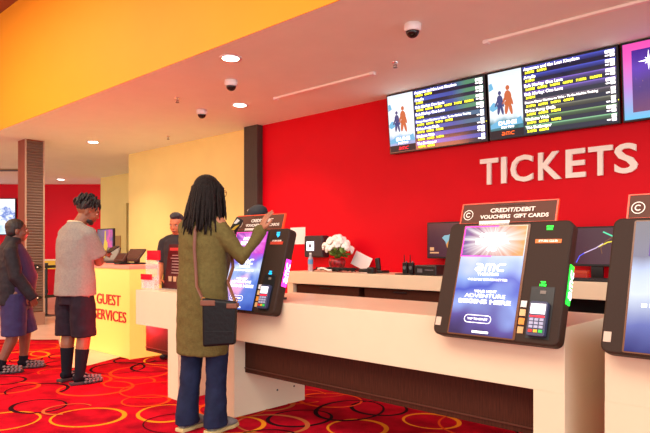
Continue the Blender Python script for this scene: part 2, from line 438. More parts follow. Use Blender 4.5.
def strip(x0, x1, y, label):
    t = thing('light_track', label, 'ceiling track', (x0, y, CEIL), group='ceiling tracks')
    MB().box((0, -.02, -.022), (x1 - x0, .02, 0)).build('rail', mat('rail', hexc(250, 240, 225), .4), t, bevel=.003)
    MB().box((-.015, -.025, -.028), (.03, .025, 0)).build('end_cap', M['whitep'], t)
    MB().box((x1-x0-.03, -.025, -.028), (x1-x0+.015, .025, 0)).build('end_cap', M['whitep'], t)
strip(-5.13, -3.69, 4.66, 'slim pale ceiling track left of the menu screens')
strip(-2.44, -.95, 4.61, 'slim pale ceiling track over the menu screens at the upper right')
spk = thing('sprinkler', 'small ceiling sprinkler head left of the first menu screen', 'sprinkler', (-3.34, 4.55, CEIL), group='ceiling sprinkler heads')
MB().lathe([(.03, 0), (.028, -.006), (.008, -.01), (.008, -.03), (.004, -.034)]).build('body', M['chrome'], spk)
mb = MB(); mb.tube([(-.008, 0, -.02), (-.02, 0, -.035), (-.008, 0, -.05)], .003, 6).tube([(.008, 0, -.02), (.02, 0, -.035), (.008, 0, -.05)], .003, 6)
mb.cyl((0, 0, -.05), (0, 0, -.053), .022, 12); mb.build('deflector', M['grey'], spk)
dup(spk, (-5.99, 3.9, CEIL), label='small ceiling sprinkler head over the man, near the orange bulkhead')
dup(spk, (-8.09, 5.1, CEIL), label='small ceiling sprinkler head close to the cream wall')
v = thing('ceiling_vent', 'long dark slot vent in the ceiling left of the column', 'vent', (-14.2, 4.65, CEIL), (0, 0, R(43)))
MB().box((-1.1, -.12, -.02), (.6, .12, 0)).build('frame', mat('vent_tan', hexc(150, 120, 70), .6), v)
mb = MB()
for k in range(5): mb.box((-1.06, -.1 + k*.042, -.028), (.56, -.08 + k*.042, -.02))
mb.build('slats', M['pillar'], v)

# ------------------------------------------------------------------ menu boards
W_, H_ = 1.228, .66
def board(x, label, variant):
    t = thing('menu_screen', label, 'screen', (x, 5.515, 2.312), (R(6), 0, 0), group='screens hung above the back counter')
    MB().box((0, -.0, 0), (W_, .045, H_ + .01)).build('casing', M['black'], t, bevel=.004)
    MB().box((W_*.35, .045, H_*.3), (W_*.65, .0855, H_*.6)).build('wall_bracket', M['black'], t)
    s = MB().box((.012, -.004, .014), (W_ - .014, 0, H_ - .004)).build('screen', M['e_dark'], t)
    if variant == 3:
        g = ramp_emit('promo_frame', ((0, H_), [(0, hexc(90, 200, 240)), (.45, hexc(200, 130, 220)), (.8, hexc(245, 90, 190)), (1, hexc(250, 80, 180))]), 'Z', 1.1)
        MB().box((.016, -.006, .018), (W_-.018, -.004, H_-.008)).build('picture_border', g, s)
        g = ramp_emit('promo_field', ((.07, H_-.06), [(0, hexc(120, 60, 110)), (.4, hexc(80, 40, 130)), (.75, hexc(98, 46, 190)), (1, hexc(70, 30, 150))]), 'Z', 1.0, .5, 5)
        MB().box((.085, -.008, .075), (W_-.09, -.006, H_-.07)).build('picture_field', g, s)
        mb = MB()
        cx, cz = .215, .49
        for a in range(8):
            l = (.085 if a % 2 == 0 else .04); t_ = R(a * 45)
            dx, dz = math.cos(t_), math.sin(t_)
            mb.quad([(cx + dx*l, -.0085, cz + dz*l), (cx - dz*.009, -.0085, cz + dx*.009), (cx, -.0085, cz), (cx + dz*.009, -.0085, cz - dx*.009)])
        mb.build('star', M['e_white'], s)
        mb = MB(); q = random.Random(3)
        for _ in range(26):
            x_, z_ = q.uniform(.1, 1.1), q.uniform(.09, .4); r_ = q.uniform(.002, .005); mb.box((x_, -.009, z_), (x_+r_, -.008, z_+r_))
        mb.build('stars', M['e_sand'], s)
        return t
    # poster
    pw = .36
    g = ramp_emit('poster_ground', ((.07, H_), [(0, hexc(30, 90, 90) if variant == 2 else hexc(60, 130, 190)), (.12, hexc(60, 130, 150) if variant == 2 else hexc(90, 170, 225)), (.26, hexc(230, 242, 250)), (.6, hexc(252, 252, 254)), (1, hexc(225, 238, 248))]), 'Z', 1.2, .3, 9)
    MB().box((.016, -.006, .09), (pw, -.004, H_-.008)).build('poster', g, s)
    MB().box((.016, -.006, .018), (pw, -.004, .09)).build('poster_footer', M['e_fig4'], s)
    # two generic walking figures
    def fig(ox, oz, k, m_, nm):
        mb = MB(); yy = -.0075
        def e2(cx, cz, rx, rz, rot=0):
            pts = [(ox + k*(cx + rx*math.cos(R(a))*math.cos(rot) - rz*math.sin(R(a))*math.sin(rot)), oz + k*(cz + rx*math.cos(R(a))*math.sin(rot) + rz*math.sin(R(a))*math.cos(rot))) for a in range(0, 360, 30)]
            mb.prism(pts, yy, yy + .001)
        e2(0, .285, .022, .026); e2(0, .2, .04, .06, .1); e2(.035, .16, .012, .06, .3); e2(-.04, .17, .013, .06, -.5); e2(-.018, .085, .02, .07, -.15); e2(.024, .08, .018, .075, .2); e2(.0, .13, .045, .03)
        mb.build(nm, m_, s)
    fig(.215, .22, .95, M['e_fig1'], 'poster_figure'); fig(.13, .23, .78, M['e_fig2'], 'poster_figure')
    mb = MB(); mb.prism([(.02, .33), (.06, .37), (.1, .35), (.12, .31), (.05, .28), (.02, .3)], -.0071, -.0065); mb.build('poster_wash', M['e_fig3'], s); mb = MB(); mb.prism([(.02, .15), (.12, .19), (.22, .16), (.34, .2), (.355, .13), (.02, .11)], -.0071, -.0065)
    mb.build('poster_wash', M['e_fig3'], s); mb = MB(); mb.prism([(.02, .55), (.05, .56), (.07, .5), (.02, .48)], -.0071, -.0065); mb.build('poster_wash', M['e_fig3'], s)
    merge('poster_lettering', [text('t', 'DUNE', .050, M['e_white'], loc=(.2, -.0095, .155), bold=.0015, sx=1.3, space=1.1), text('t', 'PART TWO', .026, M['e_white'], loc=(.2, -.0095, .112), bold=.001)], s)
    mb = MB(); amc(mb, .125, .036, .034, -.009, -.0075); mb.build('logo', M['e_red'] if variant == 1 else M['e_orange'], s)
    # listings
    rows = [('Aquaman and the Lost Kingdom', 2, 1), ('Argylle', 1, 1), ('Bob Marley: One Love', 6, 1), ('Bob Marley: One Love', 1, 1), ('Demon Slayer: Kimetsu no Yaiba - To the Hashira Training', 4, .7), ('Drive-Away Dolls', 3, 1), ('Madame Web', 3, 1), ('The Beekeeper', 2, 1)]
    c2 = [((60, 70, 165), (40, 48, 120))] * 2 + [((112, 84, 176), (62, 48, 104))] * 2 + [((96, 82, 100), (50, 44, 56)), ((104, 104, 90), (56, 56, 50)), ((112, 150, 96), (50, 70, 50)), ((120, 176, 130), (50, 80, 60))]
    c1 = [((60, 80, 170), (70, 120, 90))] * 4 + [((66, 84, 180), (60, 90, 120))] * 2 + [((70, 84, 196), (60, 70, 150))] * 2
    times = ['3:15PM', '6:30PM', '9:45PM', '4:00PM', '7:15PM', '10:30PM']
    xs = pw + .025; hh = (H_ - .03) / 8; T = []; Y = []; pr = MB(); q = random.Random(5)
    for k, (ti, n_, sz) in enumerate(rows):
        zt = H_ - .012 - k * hh
        ca, cb = (c2 if variant == 2 else c1)[k]
        if variant == 2: g = ramp_emit('row_band', ((zt - hh*.6, zt), [(0, hexc(*[c*.35 for c in cb])), (.7, hexc(*cb)), (1, hexc(*ca))]), 'Z', 2.0)
        else: g = ramp_emit('row_band', ((xs, W_), [(0, hexc(*ca)), (.55, hexc(*[c*.8 for c in ca])), (.75, hexc(*cb)), (1, hexc(*cb))]), 'X', 1.6)
        MB().box((xs - .01, -.006, zt - hh*.52), (W_ - .02, -.004, zt)).build('row_band', g, s)
        T.append(text('t', ti, .040 * sz, M['e_white'], loc=(xs, -.008, zt - .022), bold=.0008, ax='LEFT', ext=.0004))
        for j in range(n_): Y.append(text('t', times[j], .030, M['e_yel'], loc=(xs + .012 + j * .118, -.008, zt - hh*.72), bold=.0014, ax='LEFT', ext=.0004))
        for u, zz in ((0, -.014), (.5, -.046)):
            w1 = .075 if u == 0 and k not in (4, 5, 7) else .035
            MB().box((W_ - .03 - w1, -.008, zt + zz - .020), (W_ - .028, -.006, zt + zz + .006)).build('price_mark', M['e_white'], s)
            if u: MB().box((W_ - .105, -.008, zt + zz - .012), (W_ - .075, -.006, zt + zz - .002)).build('price_mark', M['e_white'], s)
    merge('title_lettering', T, s); merge('showtime_lettering', Y, s)
    MB().box((W_-.012, -.002, .2), (W_-.004, .0, .208)).build('power_light', M['e_yel'], t)
    return t
board(-4.12, 'leftmost hanging menu screen of film showtimes with blue rows', 1)
board(-2.872, 'middle hanging menu screen of film showtimes with purple and green rows', 2)
board(-1.622, 'rightmost hanging screen, purple picture with white star and pink-blue border', 3)

# TICKETS letters
tk = thing('tickets_sign', 'large white raised TICKETS lettering on the red wall', 'sign', (-3.0, WALL, 1.88))
def glyph(ch, x, h, w=None):
    o = text('letter', ch, h / .70, M['text_w'], tk, (0, 0, 0), ext=.014, bold=.007, ax='LEFT')
    xs_ = [v.co.x for v in o.data.vertices]; zs = [v.co.z for v in o.data.vertices]
    a, b_ = min(xs_), max(xs_); c, d_ = min(zs), max(zs)
    for v in o.data.vertices:
        v.co.x = (v.co.x - a) / (b_ - a) * w; v.co.z = (v.co.z - c) / (d_ - c) * h; v.co.y -= .02
    o.location = (x, 0, 0); return o
import itertools
TX = [(c_, x_ * .985, w_ * .985) for c_, x_, w_ in [('T', 0, .20), ('I', .235, .055), ('C', .335, .23), ('K', .62, .225), ('E', .885, .18), ('T', 1.09, .21), ('S', 1.315, .19)]]
for ch, x, w in TX: glyph(ch, x, .262, w)

# ------------------------------------------------------------------ desks
def desk(x0, x1, label, left=True, lw=.115):
    t = thing('service_desk', label, 'desk', (x0, 2.70, .0005), group='white service desks'); w = x1 - x0; D = .72; T_ = .865
    MB().box((0, 0, .563), (w, D, T_)).build('worktop', M['white'], t, bevel=.002)
    if left: MB().box((0, 0, 0), (lw, D, .5635)).build('leg', M['white'], t)
    MB().box((w - .145, 0, 0), (w, D, .5635)).build('leg', M['white'], t)
    MB().box((lw if left else .0, .10, .316), (w - .145, .125, .563)).build('modesty_panel', M['walnut'], t)
    MB().box((lw if left else .0, .092, .345), (w - .145, .10, .352)).build('panel_rail', M['walnut2'], t)
    if left:
        for y in (.42, .60): MB().cyl((lw - .0005, y, .13), (lw + .0025, y, .13), .008, 10).build('screw_cap', M['pillar'], t)
    return t
desk(-3.53, -1.04, 'long white desk with a brown modesty panel carrying two lit kiosks')
desk(-4.80, -4.14, 'short white desk left of the woman, beside the glowing counter', False)
desk(-.868, 1.4, 'white desk at the far right edge under the third kiosk', True, .34)

# ------------------------------------------------------------------ kiosks
def burst(name, cx, cz, variant):
    """picture of light rays round a bright centre"""
    m = bpy.data.materials.new(name); m.use_nodes = True; nt = m.node_tree; N_ = nt.nodes; Lk = nt.links
    b = N_['Principled BSDF']; b.inputs['Base Color'].default_value = (.01, .01, .01, 1)
    tc = N_.new('ShaderNodeTexCoord'); mp = N_.new('ShaderNodeVectorMath'); mp.operation = 'SUBTRACT'; mp.inputs[1].default_value = (cx, 0, cz); Lk.new(tc.outputs['Object'], mp.inputs[0])
    sp = N_.new('ShaderNodeSeparateXYZ'); Lk.new(mp.outputs[0], sp.inputs[0])
    at_ = N_.new('ShaderNodeMath'); at_.operation = 'ARCTAN2'; Lk.new(sp.outputs['Z'], at_.inputs[0]); Lk.new(sp.outputs['X'], at_.inputs[1])
    nz = N_.new('ShaderNodeTexNoise'); nz.noise_dimensions = '1D'; nz.inputs['Scale'].default_value = 5; nz.inputs['Detail'].default_value = 4; Lk.new(at_.outputs[0], nz.inputs['W'])
    ln = N_.new('ShaderNodeVectorMath'); ln.operation = 'LENGTH'
    sc_ = N_.new('ShaderNodeVectorMath'); sc_.operation = 'MULTIPLY'; sc_.inputs[1].default_value = (7, 0, 13); Lk.new(mp.outputs[0], sc_.inputs[0]); Lk.new(sc_.outputs[0], ln.inputs[0])
    a1 = N_.new('ShaderNodeMath'); a1.operation = 'MULTIPLY_ADD'; Lk.new(nz.outputs['Fac'], a1.inputs[0]); a1.inputs[1].default_value = -1.5; Lk.new(ln.outputs['Value'], a1.inputs[2])
    mr = N_.new('ShaderNodeMapRange'); mr.inputs['From Min'].default_value = -.5; mr.inputs['From Max'].default_value = .55; mr.inputs['To Min'].default_value = 1; mr.inputs['To Max'].default_value = 0; Lk.new(a1.outputs[0], mr.inputs['Value'])
    cr = N_.new('ShaderNodeValToRGB'); mx_ = N_.new('ShaderNodeMapRange'); mx_.inputs['From Min'].default_value = -.16; mx_.inputs['From Max'].default_value = .16; Lk.new(sp.outputs['X'], mx_.inputs['Value']); Lk.new(mx_.outputs[0], cr.inputs[0])
    e0, e1 = cr.color_ramp.elements
    if variant == 2: e0.color = hexc(112, 70, 150); e1.color = hexc(240, 165, 90); e = cr.color_ramp.elements.new(.55); e.color = hexc(200, 120, 110)
    else: e0.color = hexc(110, 30, 170); e1.color = hexc(220, 60, 200)
    mx = N_.new('ShaderNodeMix'); mx.data_type = 'RGBA'; Lk.new(mr.outputs[0], mx.inputs['Factor']); Lk.new(cr.outputs[0], mx.inputs['A']); mx.inputs['B'].default_value = (1, .97, .95, 1) if variant == 2 else hexc(245, 150, 240)
    Lk.new(mx.outputs['Result'], b.inputs['Emission Color']); b.inputs['Emission Strength'].default_value = 1.15
    return m
def kiosk(x0, tilt, label, variant):
    t = thing('ticket_kiosk', label, 'kiosk', (x0, 2.60, .79), (-R(tilt), 0, 0), group='ticket kiosks'); w, h = .645, .595
    o = MB().prism(rrect(0, 0, w, h, .035), 0, .072).build('casing', M['bezel'], t, bevel=.008)
    MB().prism(rrect(.03, .12, w - .035, h - .03, .05), .072, .105).build('rear_shell', M['bezel_dark'], t, bevel=.01)
    # bracket down to the desk
    MB().box((.18, .135, .0765), (.46, .30, .09)).box((.2, .14, .09), (.44, .26, .30)).xf(Matrix.Rotation(R(tilt), 4, 'X')).build('mounting_bracket', M['black'], t)
    sx0, sx1, sz0, sz1 = .095, .432, .014, .573
    MB().prism(rrect(sx0 - .008, sz0 - .006, sx1 + .012, sz1 + .006, .008), -.003, .0).build('screen_frame', mat('screen_frame', hexc(110, 62, 28), .3) if variant != 1 else M['black'], t)  # brown frame colour stands in for an orange reflection along its edge
    if variant == 3:
        g = ramp_emit('kiosk_picture_c', ((sz0, sz1), [(0, hexc(40, 48, 120)), (.2, hexc(110, 120, 190)), (.45, hexc(225, 235, 250)), (.62, hexc(170, 190, 235)), (.74, hexc(44, 54, 110)), (1, hexc(30, 36, 80))]), 'Z', 1.1, .2, 5)
    elif variant == 1:
        g = ramp_emit('kiosk_picture_a', ((sz0, sz1), [(0, hexc(52, 78, 170)), (.3, hexc(96, 130, 214)), (.5, hexc(210, 225, 246)), (.62, hexc(120, 120, 220)), (.8, hexc(190, 70, 210)), (1, hexc(200, 60, 190))]), 'Z', 1.25, .6, 6)
    else:
        g = ramp_emit('kiosk_picture_b', ((sz0, sz1), [(0, hexc(58, 44, 92)), (.16, hexc(98, 84, 160)), (.32, hexc(150, 170, 235)), (.44, hexc(76, 92, 200)), (.55, hexc(150, 178, 242)), (.66, hexc(205, 214, 242)), (.78, hexc(240, 228, 215)), (1, hexc(252, 214, 170))]), 'Z', 1.2, .6, 4)
    s = MB().box((sx0, -.005, sz0), (sx1, -.003, sz1)).build('screen', g, t)
    cx = (sx0 + sx1) / 2
    # top picture with burst
    if variant != 3:
        gb = burst('burst_picture', cx, .495, variant)
        MB().box((sx0 + .004, -.007, .415), (sx1 - .004, -.005, sz1 - .004)).build('burst_picture', gb, s)
        merge('heading_lettering', [text('t', 'MOVIE', .030, M['k_white'], loc=(cx - .01, -.009, .522), bold=.0012, sx=1.5, shear=.15), text('t', 'BETTER', .034, M['k_white'], loc=(cx - .005, -.009, .488), bold=.0015, sx=1.6), text('t', 'CARD', .018, M['k_white'], loc=(cx - .002, -.009, .446), bold=.002, sx=1)], s)
        mb = MB(); fr = M['e_pink']
        mb.box((sx0, -.008, .412), (sx0 + .005, -.005, sz1)); mb.box((sx0, -.008, sz1 - .005), (cx + .02, -.005, sz1)); mb.box((sx0, -.008, .410), (cx, -.005, .415)); mb.build('picture_border', mat('frame_pink', (1, 0, .5, 1), .4, emit=hexc(238, 70, 180), es=1.0), s)
        mb = MB(); amc(mb, cx - .085, .334, .040, -.009, -.007, .0085); mb.build('logo', M['k_white'], s)
        merge('screen_lettering', [text('t', 'THEATRES', .019, M['k_white'], loc=(cx, -.009, .318), bold=.0004, sx=1.15, space=1.15), text('t', 'WE MAKE MOVIES BETTER', .015, M['k_white'], loc=(cx, -.009, .290), bold=.0002, sx=1.2),
            text('t', 'YOUR NEXT', .017, M['k_white'], loc=(cx, -.009, .230), bold=.0004, sx=1.25), text('t', 'ADVENTURE', .027, M['k_white'], loc=(cx, -.009, .207), bold=0, sx=1.4), text('t', 'BEGINS HERE', .028, M['k_white'], loc=(cx, -.009, .178), bold=.0010, sx=1.68),
            text('t', 'TAP TO START', .014, M['k_white'], loc=(cx - .02, -.009, .091), bold=.0002, sx=1.15)], s)
        mb = MB(); o_ = rrect(cx - .092, .072, cx + .052, .112, .019); i_ = rrect(cx - .089, .075, cx + .049, .109, .016)
        for k in range(len(o_)):
            k2 = (k + 1) % len(o_); mb.quad([(o_[k][0], -.0075, o_[k][1]), (o_[k2][0], -.0075, o_[k2][1]), (i_[k2][0], -.0075, i_[k2][1]), (i_[k][0], -.0075, i_[k][1])])
        mb.build('start_button', M['k_white'], s)
        MB().box((cx - .04, -.0075, .024), (cx + .045, -.005, .034)).build('footer_mark', M['k_white'], s)
    else:
        MB().box((sx0 + .05, -.007, .2), (sx0 + .07, -.005, .215)).box((sx0 + .08, -.007, .2), (sx0 + .25, -.005, .215)).build('screen_lettering', M['k_white'], s)
        MB().box((sx0 + .06, -.007, .42), (sx0 + .2, -.005, .5)).build('screen_tile', M['e_purple'], s)
    # notices and reader on the right hand panel
    if variant != 3:
        nf = M['e_greens'] if variant == 2 else M['e_cyan']
        text('lettering', 'SCAN\nHERE', .012, nf, t, (.54, -.003, .556), bold=.0012)
        if variant == 1:
            MB().prism([(.528, .545), (.54, .53), (.556, .545), (.552, .556), (.542, .55), (.532, .556)], -.003, 0).build('scan_symbol', M['e_cyan'], t)
        st = MB().box((.478, -.003, .480), (.602, 0, .500)).build('stubs_sticker', mat('sticker_orange', hexc(236, 120, 44), .5) if variant == 2 else mat('sticker_red', hexc(170, 40, 20), .5, emit=hexc(230, 60, 20), es=.4), t)
        text('lettering', 'STUBS CLUB', .0135, M['text_w'], st, (.54, -.004, .505 if variant == 1 else .49), bold=.0008, sx=1.2)
        rec = MB().box((.490, -.002, .026), (.600, .012, .268)).build('reader_recess', M['black'], t)
        text('lettering', 'TAP\nHERE', .013, nf, t, (.543, -.004, .282), bold=.0012)
        MB().box((.535, -.004, .235), (.562, -.002, .250)).build('contactless_mark', mat('card_grey', hexc(120, 110, 100), .5), rec)
        pd = thing0 = MB().prism(rrect(.503, .034, .588, .195, .012), -.028, -.002).build('card_reader', mat('reader_blue', hexc(58, 62, 92), .35), t, bevel=.003)
        MB().box((.511, -.0295, .135), (.580, -.028, .182)).build('reader_display', mat('reader_display', (.9, .9, .9, 1), .3, emit=hexc(225, 228, 245), es=.9), pd)
        MB().box((.511, -.0295, .120), (.580, -.028, .127)).build('reader_stripe', M['e_red'], pd)
        mb = MB()
        for r_ in range(3):
            for c_ in range(3): mb.m(0).box((.513 + c_*.0235, -.031, .070 + r_*.0165), (.531 + c_*.0235, -.028, .082 + r_*.0165))
        for c_ in range(3): mb.m(1 + c_).box((.513 + c_*.0235, -.031, .050), (.531 + c_*.0235, -.028, .063))
        mb.build('keypad', [mat('key_grey', hexc(172, 176, 205), .5), mat('key_red', hexc(220, 40, 40), .5), mat('key_yellow', hexc(235, 190, 50), .5), mat('key_green', hexc(40, 190, 60), .5, emit=(0, .6, .1, 1), es=.4)], pd)
        for k, cc in enumerate([(230, 225, 220), (232, 190, 130), (240, 150, 50), (214, 170, 110)]):
            MB().box((.450, -.003, .044 + (3-k)*.041), (.478, 0, .075 + (3-k)*.041)).build('card_badge', mat('badge_%d' % k, hexc(*cc), .4), t)
    q = MB().box((.010, -.002, .045), (.040, 0, .088)).build('code_sticker', mat('sticker_white', hexc(206, 180, 158), .5), t)
    # glowing logo strip set in the right hand edge
    glowm = {1: M['e_pink'], 2: M['e_green'], 3: M['e_pink']}[variant]
    bar = MB().box((w - .002, .022, .20), (w + .004, .064, .385)).build('side_light', glowm, t)
    mb = MB(); amc(mb, 0, 0, .034, -.002, 0, .008)
    mb.xf(Matrix.Translation((w + .006, .061, .215)) @ Matrix.Rotation(R(90), 4, 'Z') @ Matrix.Rotation(R(-90), 4, 'Y') )
    mb.build('side_logo', M['k_white'], bar)
    # sign above
    mz = .60
    sg = MB().box((.055, .005, mz - .008), (.558, .015, mz + .10)).build('payment_sign', mat('sign_brown', hexc(92, 52, 38), .5, spec=.25), t)
    sg['label'] = 'brown payment sign with red-orange edge'
    mb = MB(); e = .005
    mb.box((.055 - e, .003, mz - .012), (.055 + e*.4, .017, mz + .104)).box((.558 - e*.4, .003, mz - .012), (.558 + e, .017, mz + .104)).box((.055, .003, mz + .099), (.558, .017, mz + .104))
    mb.box((.055, .003, mz - .012), (.558, .017, mz - .006))
    mb.build('sign_edge', mat('sign_edge', hexc(236, 70, 26), .3, emit=hexc(240, 60, 20), es=.35), sg)
    MB().box((.165, .000, mz - .022), (.33, .006, mz + .004)).build('sign_tape', M['text_w'], sg)
    tx = [text('t', 'CREDIT/DEBIT', .031, M['text_w'], loc=(.335, .002, mz + .058), bold=.0006, sx=1.2), text('t', 'VOUCHERS  GIFT CARDS', .027, M['text_w'], loc=(.345, .002, mz + .024), bold=.0008, sx=1.18), text('t', 'NO CASH ACCEPTED', .011, M['walnut2'], loc=(.32, .002, mz + .087), sx=1.5)]
    merge('sign_lettering', tx, sg)
    mb = MB(); N = 26
    def rg(cx_, cz_, r0, r1, a0, a1):
        for k in range(N):
            u, v_ = R(a0 + (a1-a0)*k/N), R(a0 + (a1-a0)*(k+1)/N)
            mb.quad([(cx_ + r1*math.cos(u), .003, cz_ + r1*math.sin(u)), (cx_ + r1*math.cos(v_), .003, cz_ + r1*math.sin(v_)), (cx_ + r0*math.cos(v_), .003, cz_ + r0*math.sin(v_)), (cx_ + r0*math.cos(u), .003, cz_ + r0*math.sin(u))])
    rg(.094, mz + .040, .024, .028, 0, 360); rg(.094, mz + .040, .009, .014, 40, 320)
    mb.build('sign_symbol', M['text_w'], sg)
    return t
kiosk(-3.535, 15.5, 'ticket kiosk beside the woman, pink-lit logo on its side', 1)
kiosk(-1.675, 18, 'ticket kiosk with green-lit edge at the right end of the long desk', 2)
kiosk(-.857, 18, 'ticket kiosk cut off by the right edge of the photo', 3)

# ------------------------------------------------------------------ guest services counter
gs = thing('guest_services_counter', 'glowing yellow counter lettered GUEST SERVICES', 'counter', (-7.9, 3.35, 0))
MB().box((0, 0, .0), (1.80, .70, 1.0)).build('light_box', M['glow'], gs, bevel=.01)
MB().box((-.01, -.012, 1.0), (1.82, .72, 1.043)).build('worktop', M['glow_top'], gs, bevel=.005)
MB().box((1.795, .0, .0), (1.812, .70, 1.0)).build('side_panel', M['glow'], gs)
merge('lettering', [text('t', 'GUEST', .175, M['redtxt'], loc=(1.62, -.006, .632), bold=.0, ext=.005, ax='RIGHT', sx=1.1), text('t', 'SERVICES', .175, M['redtxt'], loc=(1.75, -.006, .45), bold=.0, ext=.005, ax='RIGHT', sx=1.1)], gs)

# posters, terminals on the counter
def at(px, py, Y):
    f = 595; a = R(43); k = (px - 325) / f
    v = Vector((-math.sin(a) + math.cos(a)*k, math.cos(a) + math.sin(a)*k, (250 - py) / f)); s = Y / v.y
    return Vector((0, 0, CAM_H)) + v * s
p = at(98, 229, 3.95); q = at(114, 260, 3.95)
ad = thing('advert_screen', 'small upright advert screen with a yellow bottle behind the man', 'screen', ((p.x+q.x)/2, 3.95, 1.043))
w2 = (q.x - p.x) / 2; zb = q.z - 1.043; zt = p.z - 1.043
MB().box((-w2, -.012, zb), (w2, .02, zt)).build('casing', M['black'], ad, bevel=.004)
g = ramp_emit('advert_picture', ((-w2, w2), [(0, hexc(60, 44, 60)), (.3, hexc(90, 60, 90)), (.6, hexc(110, 60, 130)), (.8, hexc(210, 50, 130)), (1, hexc(90, 60, 120))]), 'X', 1.3, .7, 8)
s = MB().box((-w2 + .015, -.015, zb + .015), (w2 - .015, -.012, zt - .015)).build('picture', g, ad)
zm = (zb + zt) / 2
MB().prism([(-.035, zb + .02), (.09, zb + .02), (.075, zm + .02), (.035, zm + .06), (.028, zt - .03), (0, zt - .03), (-.008, zm + .06), (-.03, zm)], -.0165, -.015).build('bottle_picture', mat('pic_yellow', (0, 0, 0, 1), .4, emit=hexc(240, 190, 60), es=1), s)
MB().cyl((0, .005, 0.012), (0, .005, zb + .02), .015).build('pole', M['black'], ad)
MB().box((-.1, -.07, 0), (.1, .09, .012)).build('foot', M['black'], ad)

def terminal(x, y, w, d, lab, rz=0, tl=50):
    t = thing('point_of_sale_terminal', lab, 'terminal', (x, y, 1.043), (0, 0, R(rz)))
    MB().box((-w*.3, -.06, 0), (w*.3, .10, .02)).box((-.04, .02, .02), (.04, .06, .09)).build('stand', M['black'], t, bevel=.004)
    mb = MB().box((-w/2, -.012, -d/2), (w/2, .012, d/2)).xf(Matrix.Translation((0, .0, .045 + d*.33)) @ Matrix.Rotation(R(-tl), 4, 'X'))
    mb.build('display_case', mat('terminal_case', hexc(72, 44, 36), .35), t, bevel=.006)
    mb = MB().box((-w/2 + .02, -.014, -d/2 + .02), (w/2 - .02, -.012, d/2 - .02)).xf(Matrix.Translation((0, .0, .045 + d*.33)) @ Matrix.Rotation(R(-tl), 4, 'X'))
    mb.build('glass', mat('terminal_glass', hexc(84, 56, 48), .15), t)
    return t
p = at(134, 258, 3.72); terminal(p.x, 3.72, .36, .19, 'large tilted register terminal on the glowing counter, nearest the red holder', 0, 40)
p = at(121, 258, 3.52); terminal(p.x, 3.52, .17, .12, 'small dark card terminal on the glowing counter beside the larger register', 10, 40)
p = at(111, 256, 3.78); terminal(p.x, 3.80, .20, .20, 'grey tilted tablet terminal just in front of the man', 30, 25)

# clear brochure rack with red headers (on desk left of woman)
p = at(153.5, 288, 2.86)
rk = thing('brochure_rack', 'clear acrylic brochure rack with two red header plates', 'rack', (p.x + .01, 2.84, .8655))
MB().box((-.11, .0, .0), (.11, .004, .30)).box((-.11, -.05, 0), (.11, .05, .006)).box((-.11, -.04, .006), (-.106, .0, .12)).box((.106, -.04, .006), (.11, .0, .12)).box((-.11, -.044, .006), (.11, -.04, .1)).build('holder', mg, rk)
MB().box((-.075, -.008, .26), (.125, .008, .345)).build('header_plate', M['redacr'], rk)
MB().box((-.11, -.05, .085), (.075, -.046, .135)).build('header_plate', M['redacr'], rk)
mb = MB()
for k in range(4): mb.box((-.09 + k*.046, -.03, .008), (-.052 + k*.046, -.024, .11))
mb.build('brochure', mat('brochure', hexc(240, 190, 180), .6), rk)
# dark poster stand
p = at(160, 288, 2.9); q = at(181, 288, 2.9)
ps = thing('promotional_stand', 'dark red countertop poster stand in front of the staff member, left of the woman', 'sign', ((p.x+q.x)/2, 2.95, .865))
w2 = (q.x - p.x) / 2 + .02
pl = MB().prism([(-w2, .0), (w2, .0), (w2 + .02, .40), (-w2 + .09, .40)], 0, .012).build('poster_board', mat('poster_dark', hexc(78, 20, 24), .25), ps)
MB().box((-w2 + .02, -.02, .0), (w2, .1, .006)).build('foot', mg, ps)
mb = MB(); q_ = random.Random(2)
for k in range(7): mb.box((-.06 + q_.uniform(-.01, .02), -.003, .30 - k*.026), (.10 + q_.uniform(-.03, .03), 0, .306 - k*.026))
mb.build('print_lines', mat('print_pink', hexc(190, 150, 140), .6), pl)
mb = MB()
for k in range(3): mb.prism([(-.1 + k*.075, .07), (-.06 + k*.075, .07), (-.054 + k*.075, .115), (-.106 + k*.075, .115)], -.003, 0)
mb.build('cup_picture', mat('print_gold', hexc(205, 160, 120), .5), pl)
MB().box((-.08, -.003, .345), (.12, 0, .37)).build('title_band', mat('print_red', hexc(210, 40, 40), .5), pl)

# ------------------------------------------------------------------ back counter
bc = thing('back_counter', 'long white back counter along the red wall', 'counter', (-5.30, 5.0, 0)); bw = 6.6
MB().box((0, 0, .812), (bw, .575, .957)).build('worktop', M['white'], bc, bevel=.004)
MB().box((0, .01, 0), (.10, .575, .812)).build('side_panel', M['white'], bc)
MB().box((.10, .45, 0), (bw, .575, .812)).build('back_panel', M['blackm'], bc)
for k in range(6):
    x0 = .12 + k * 1.06
    if k == 2: continue
    if k < 2: pass
    if k < 2 or k > 3:
        d_ = MB().box((x0, .05, .62), (x0 + (.62 if k == 1 and False else .98), .44, .800)).build('drawer', M['walnut'] if k < 2 else M['black'], bc, bevel=.004)
        MB().box((x0 + .4, .035, .765), (x0 + .56, .052, .778)).build('handle', M['black'], d_)
    MB().box((x0, .06, 0), (x0 + .98, .44, .60)).build('cabinet', M['blackm'], bc)

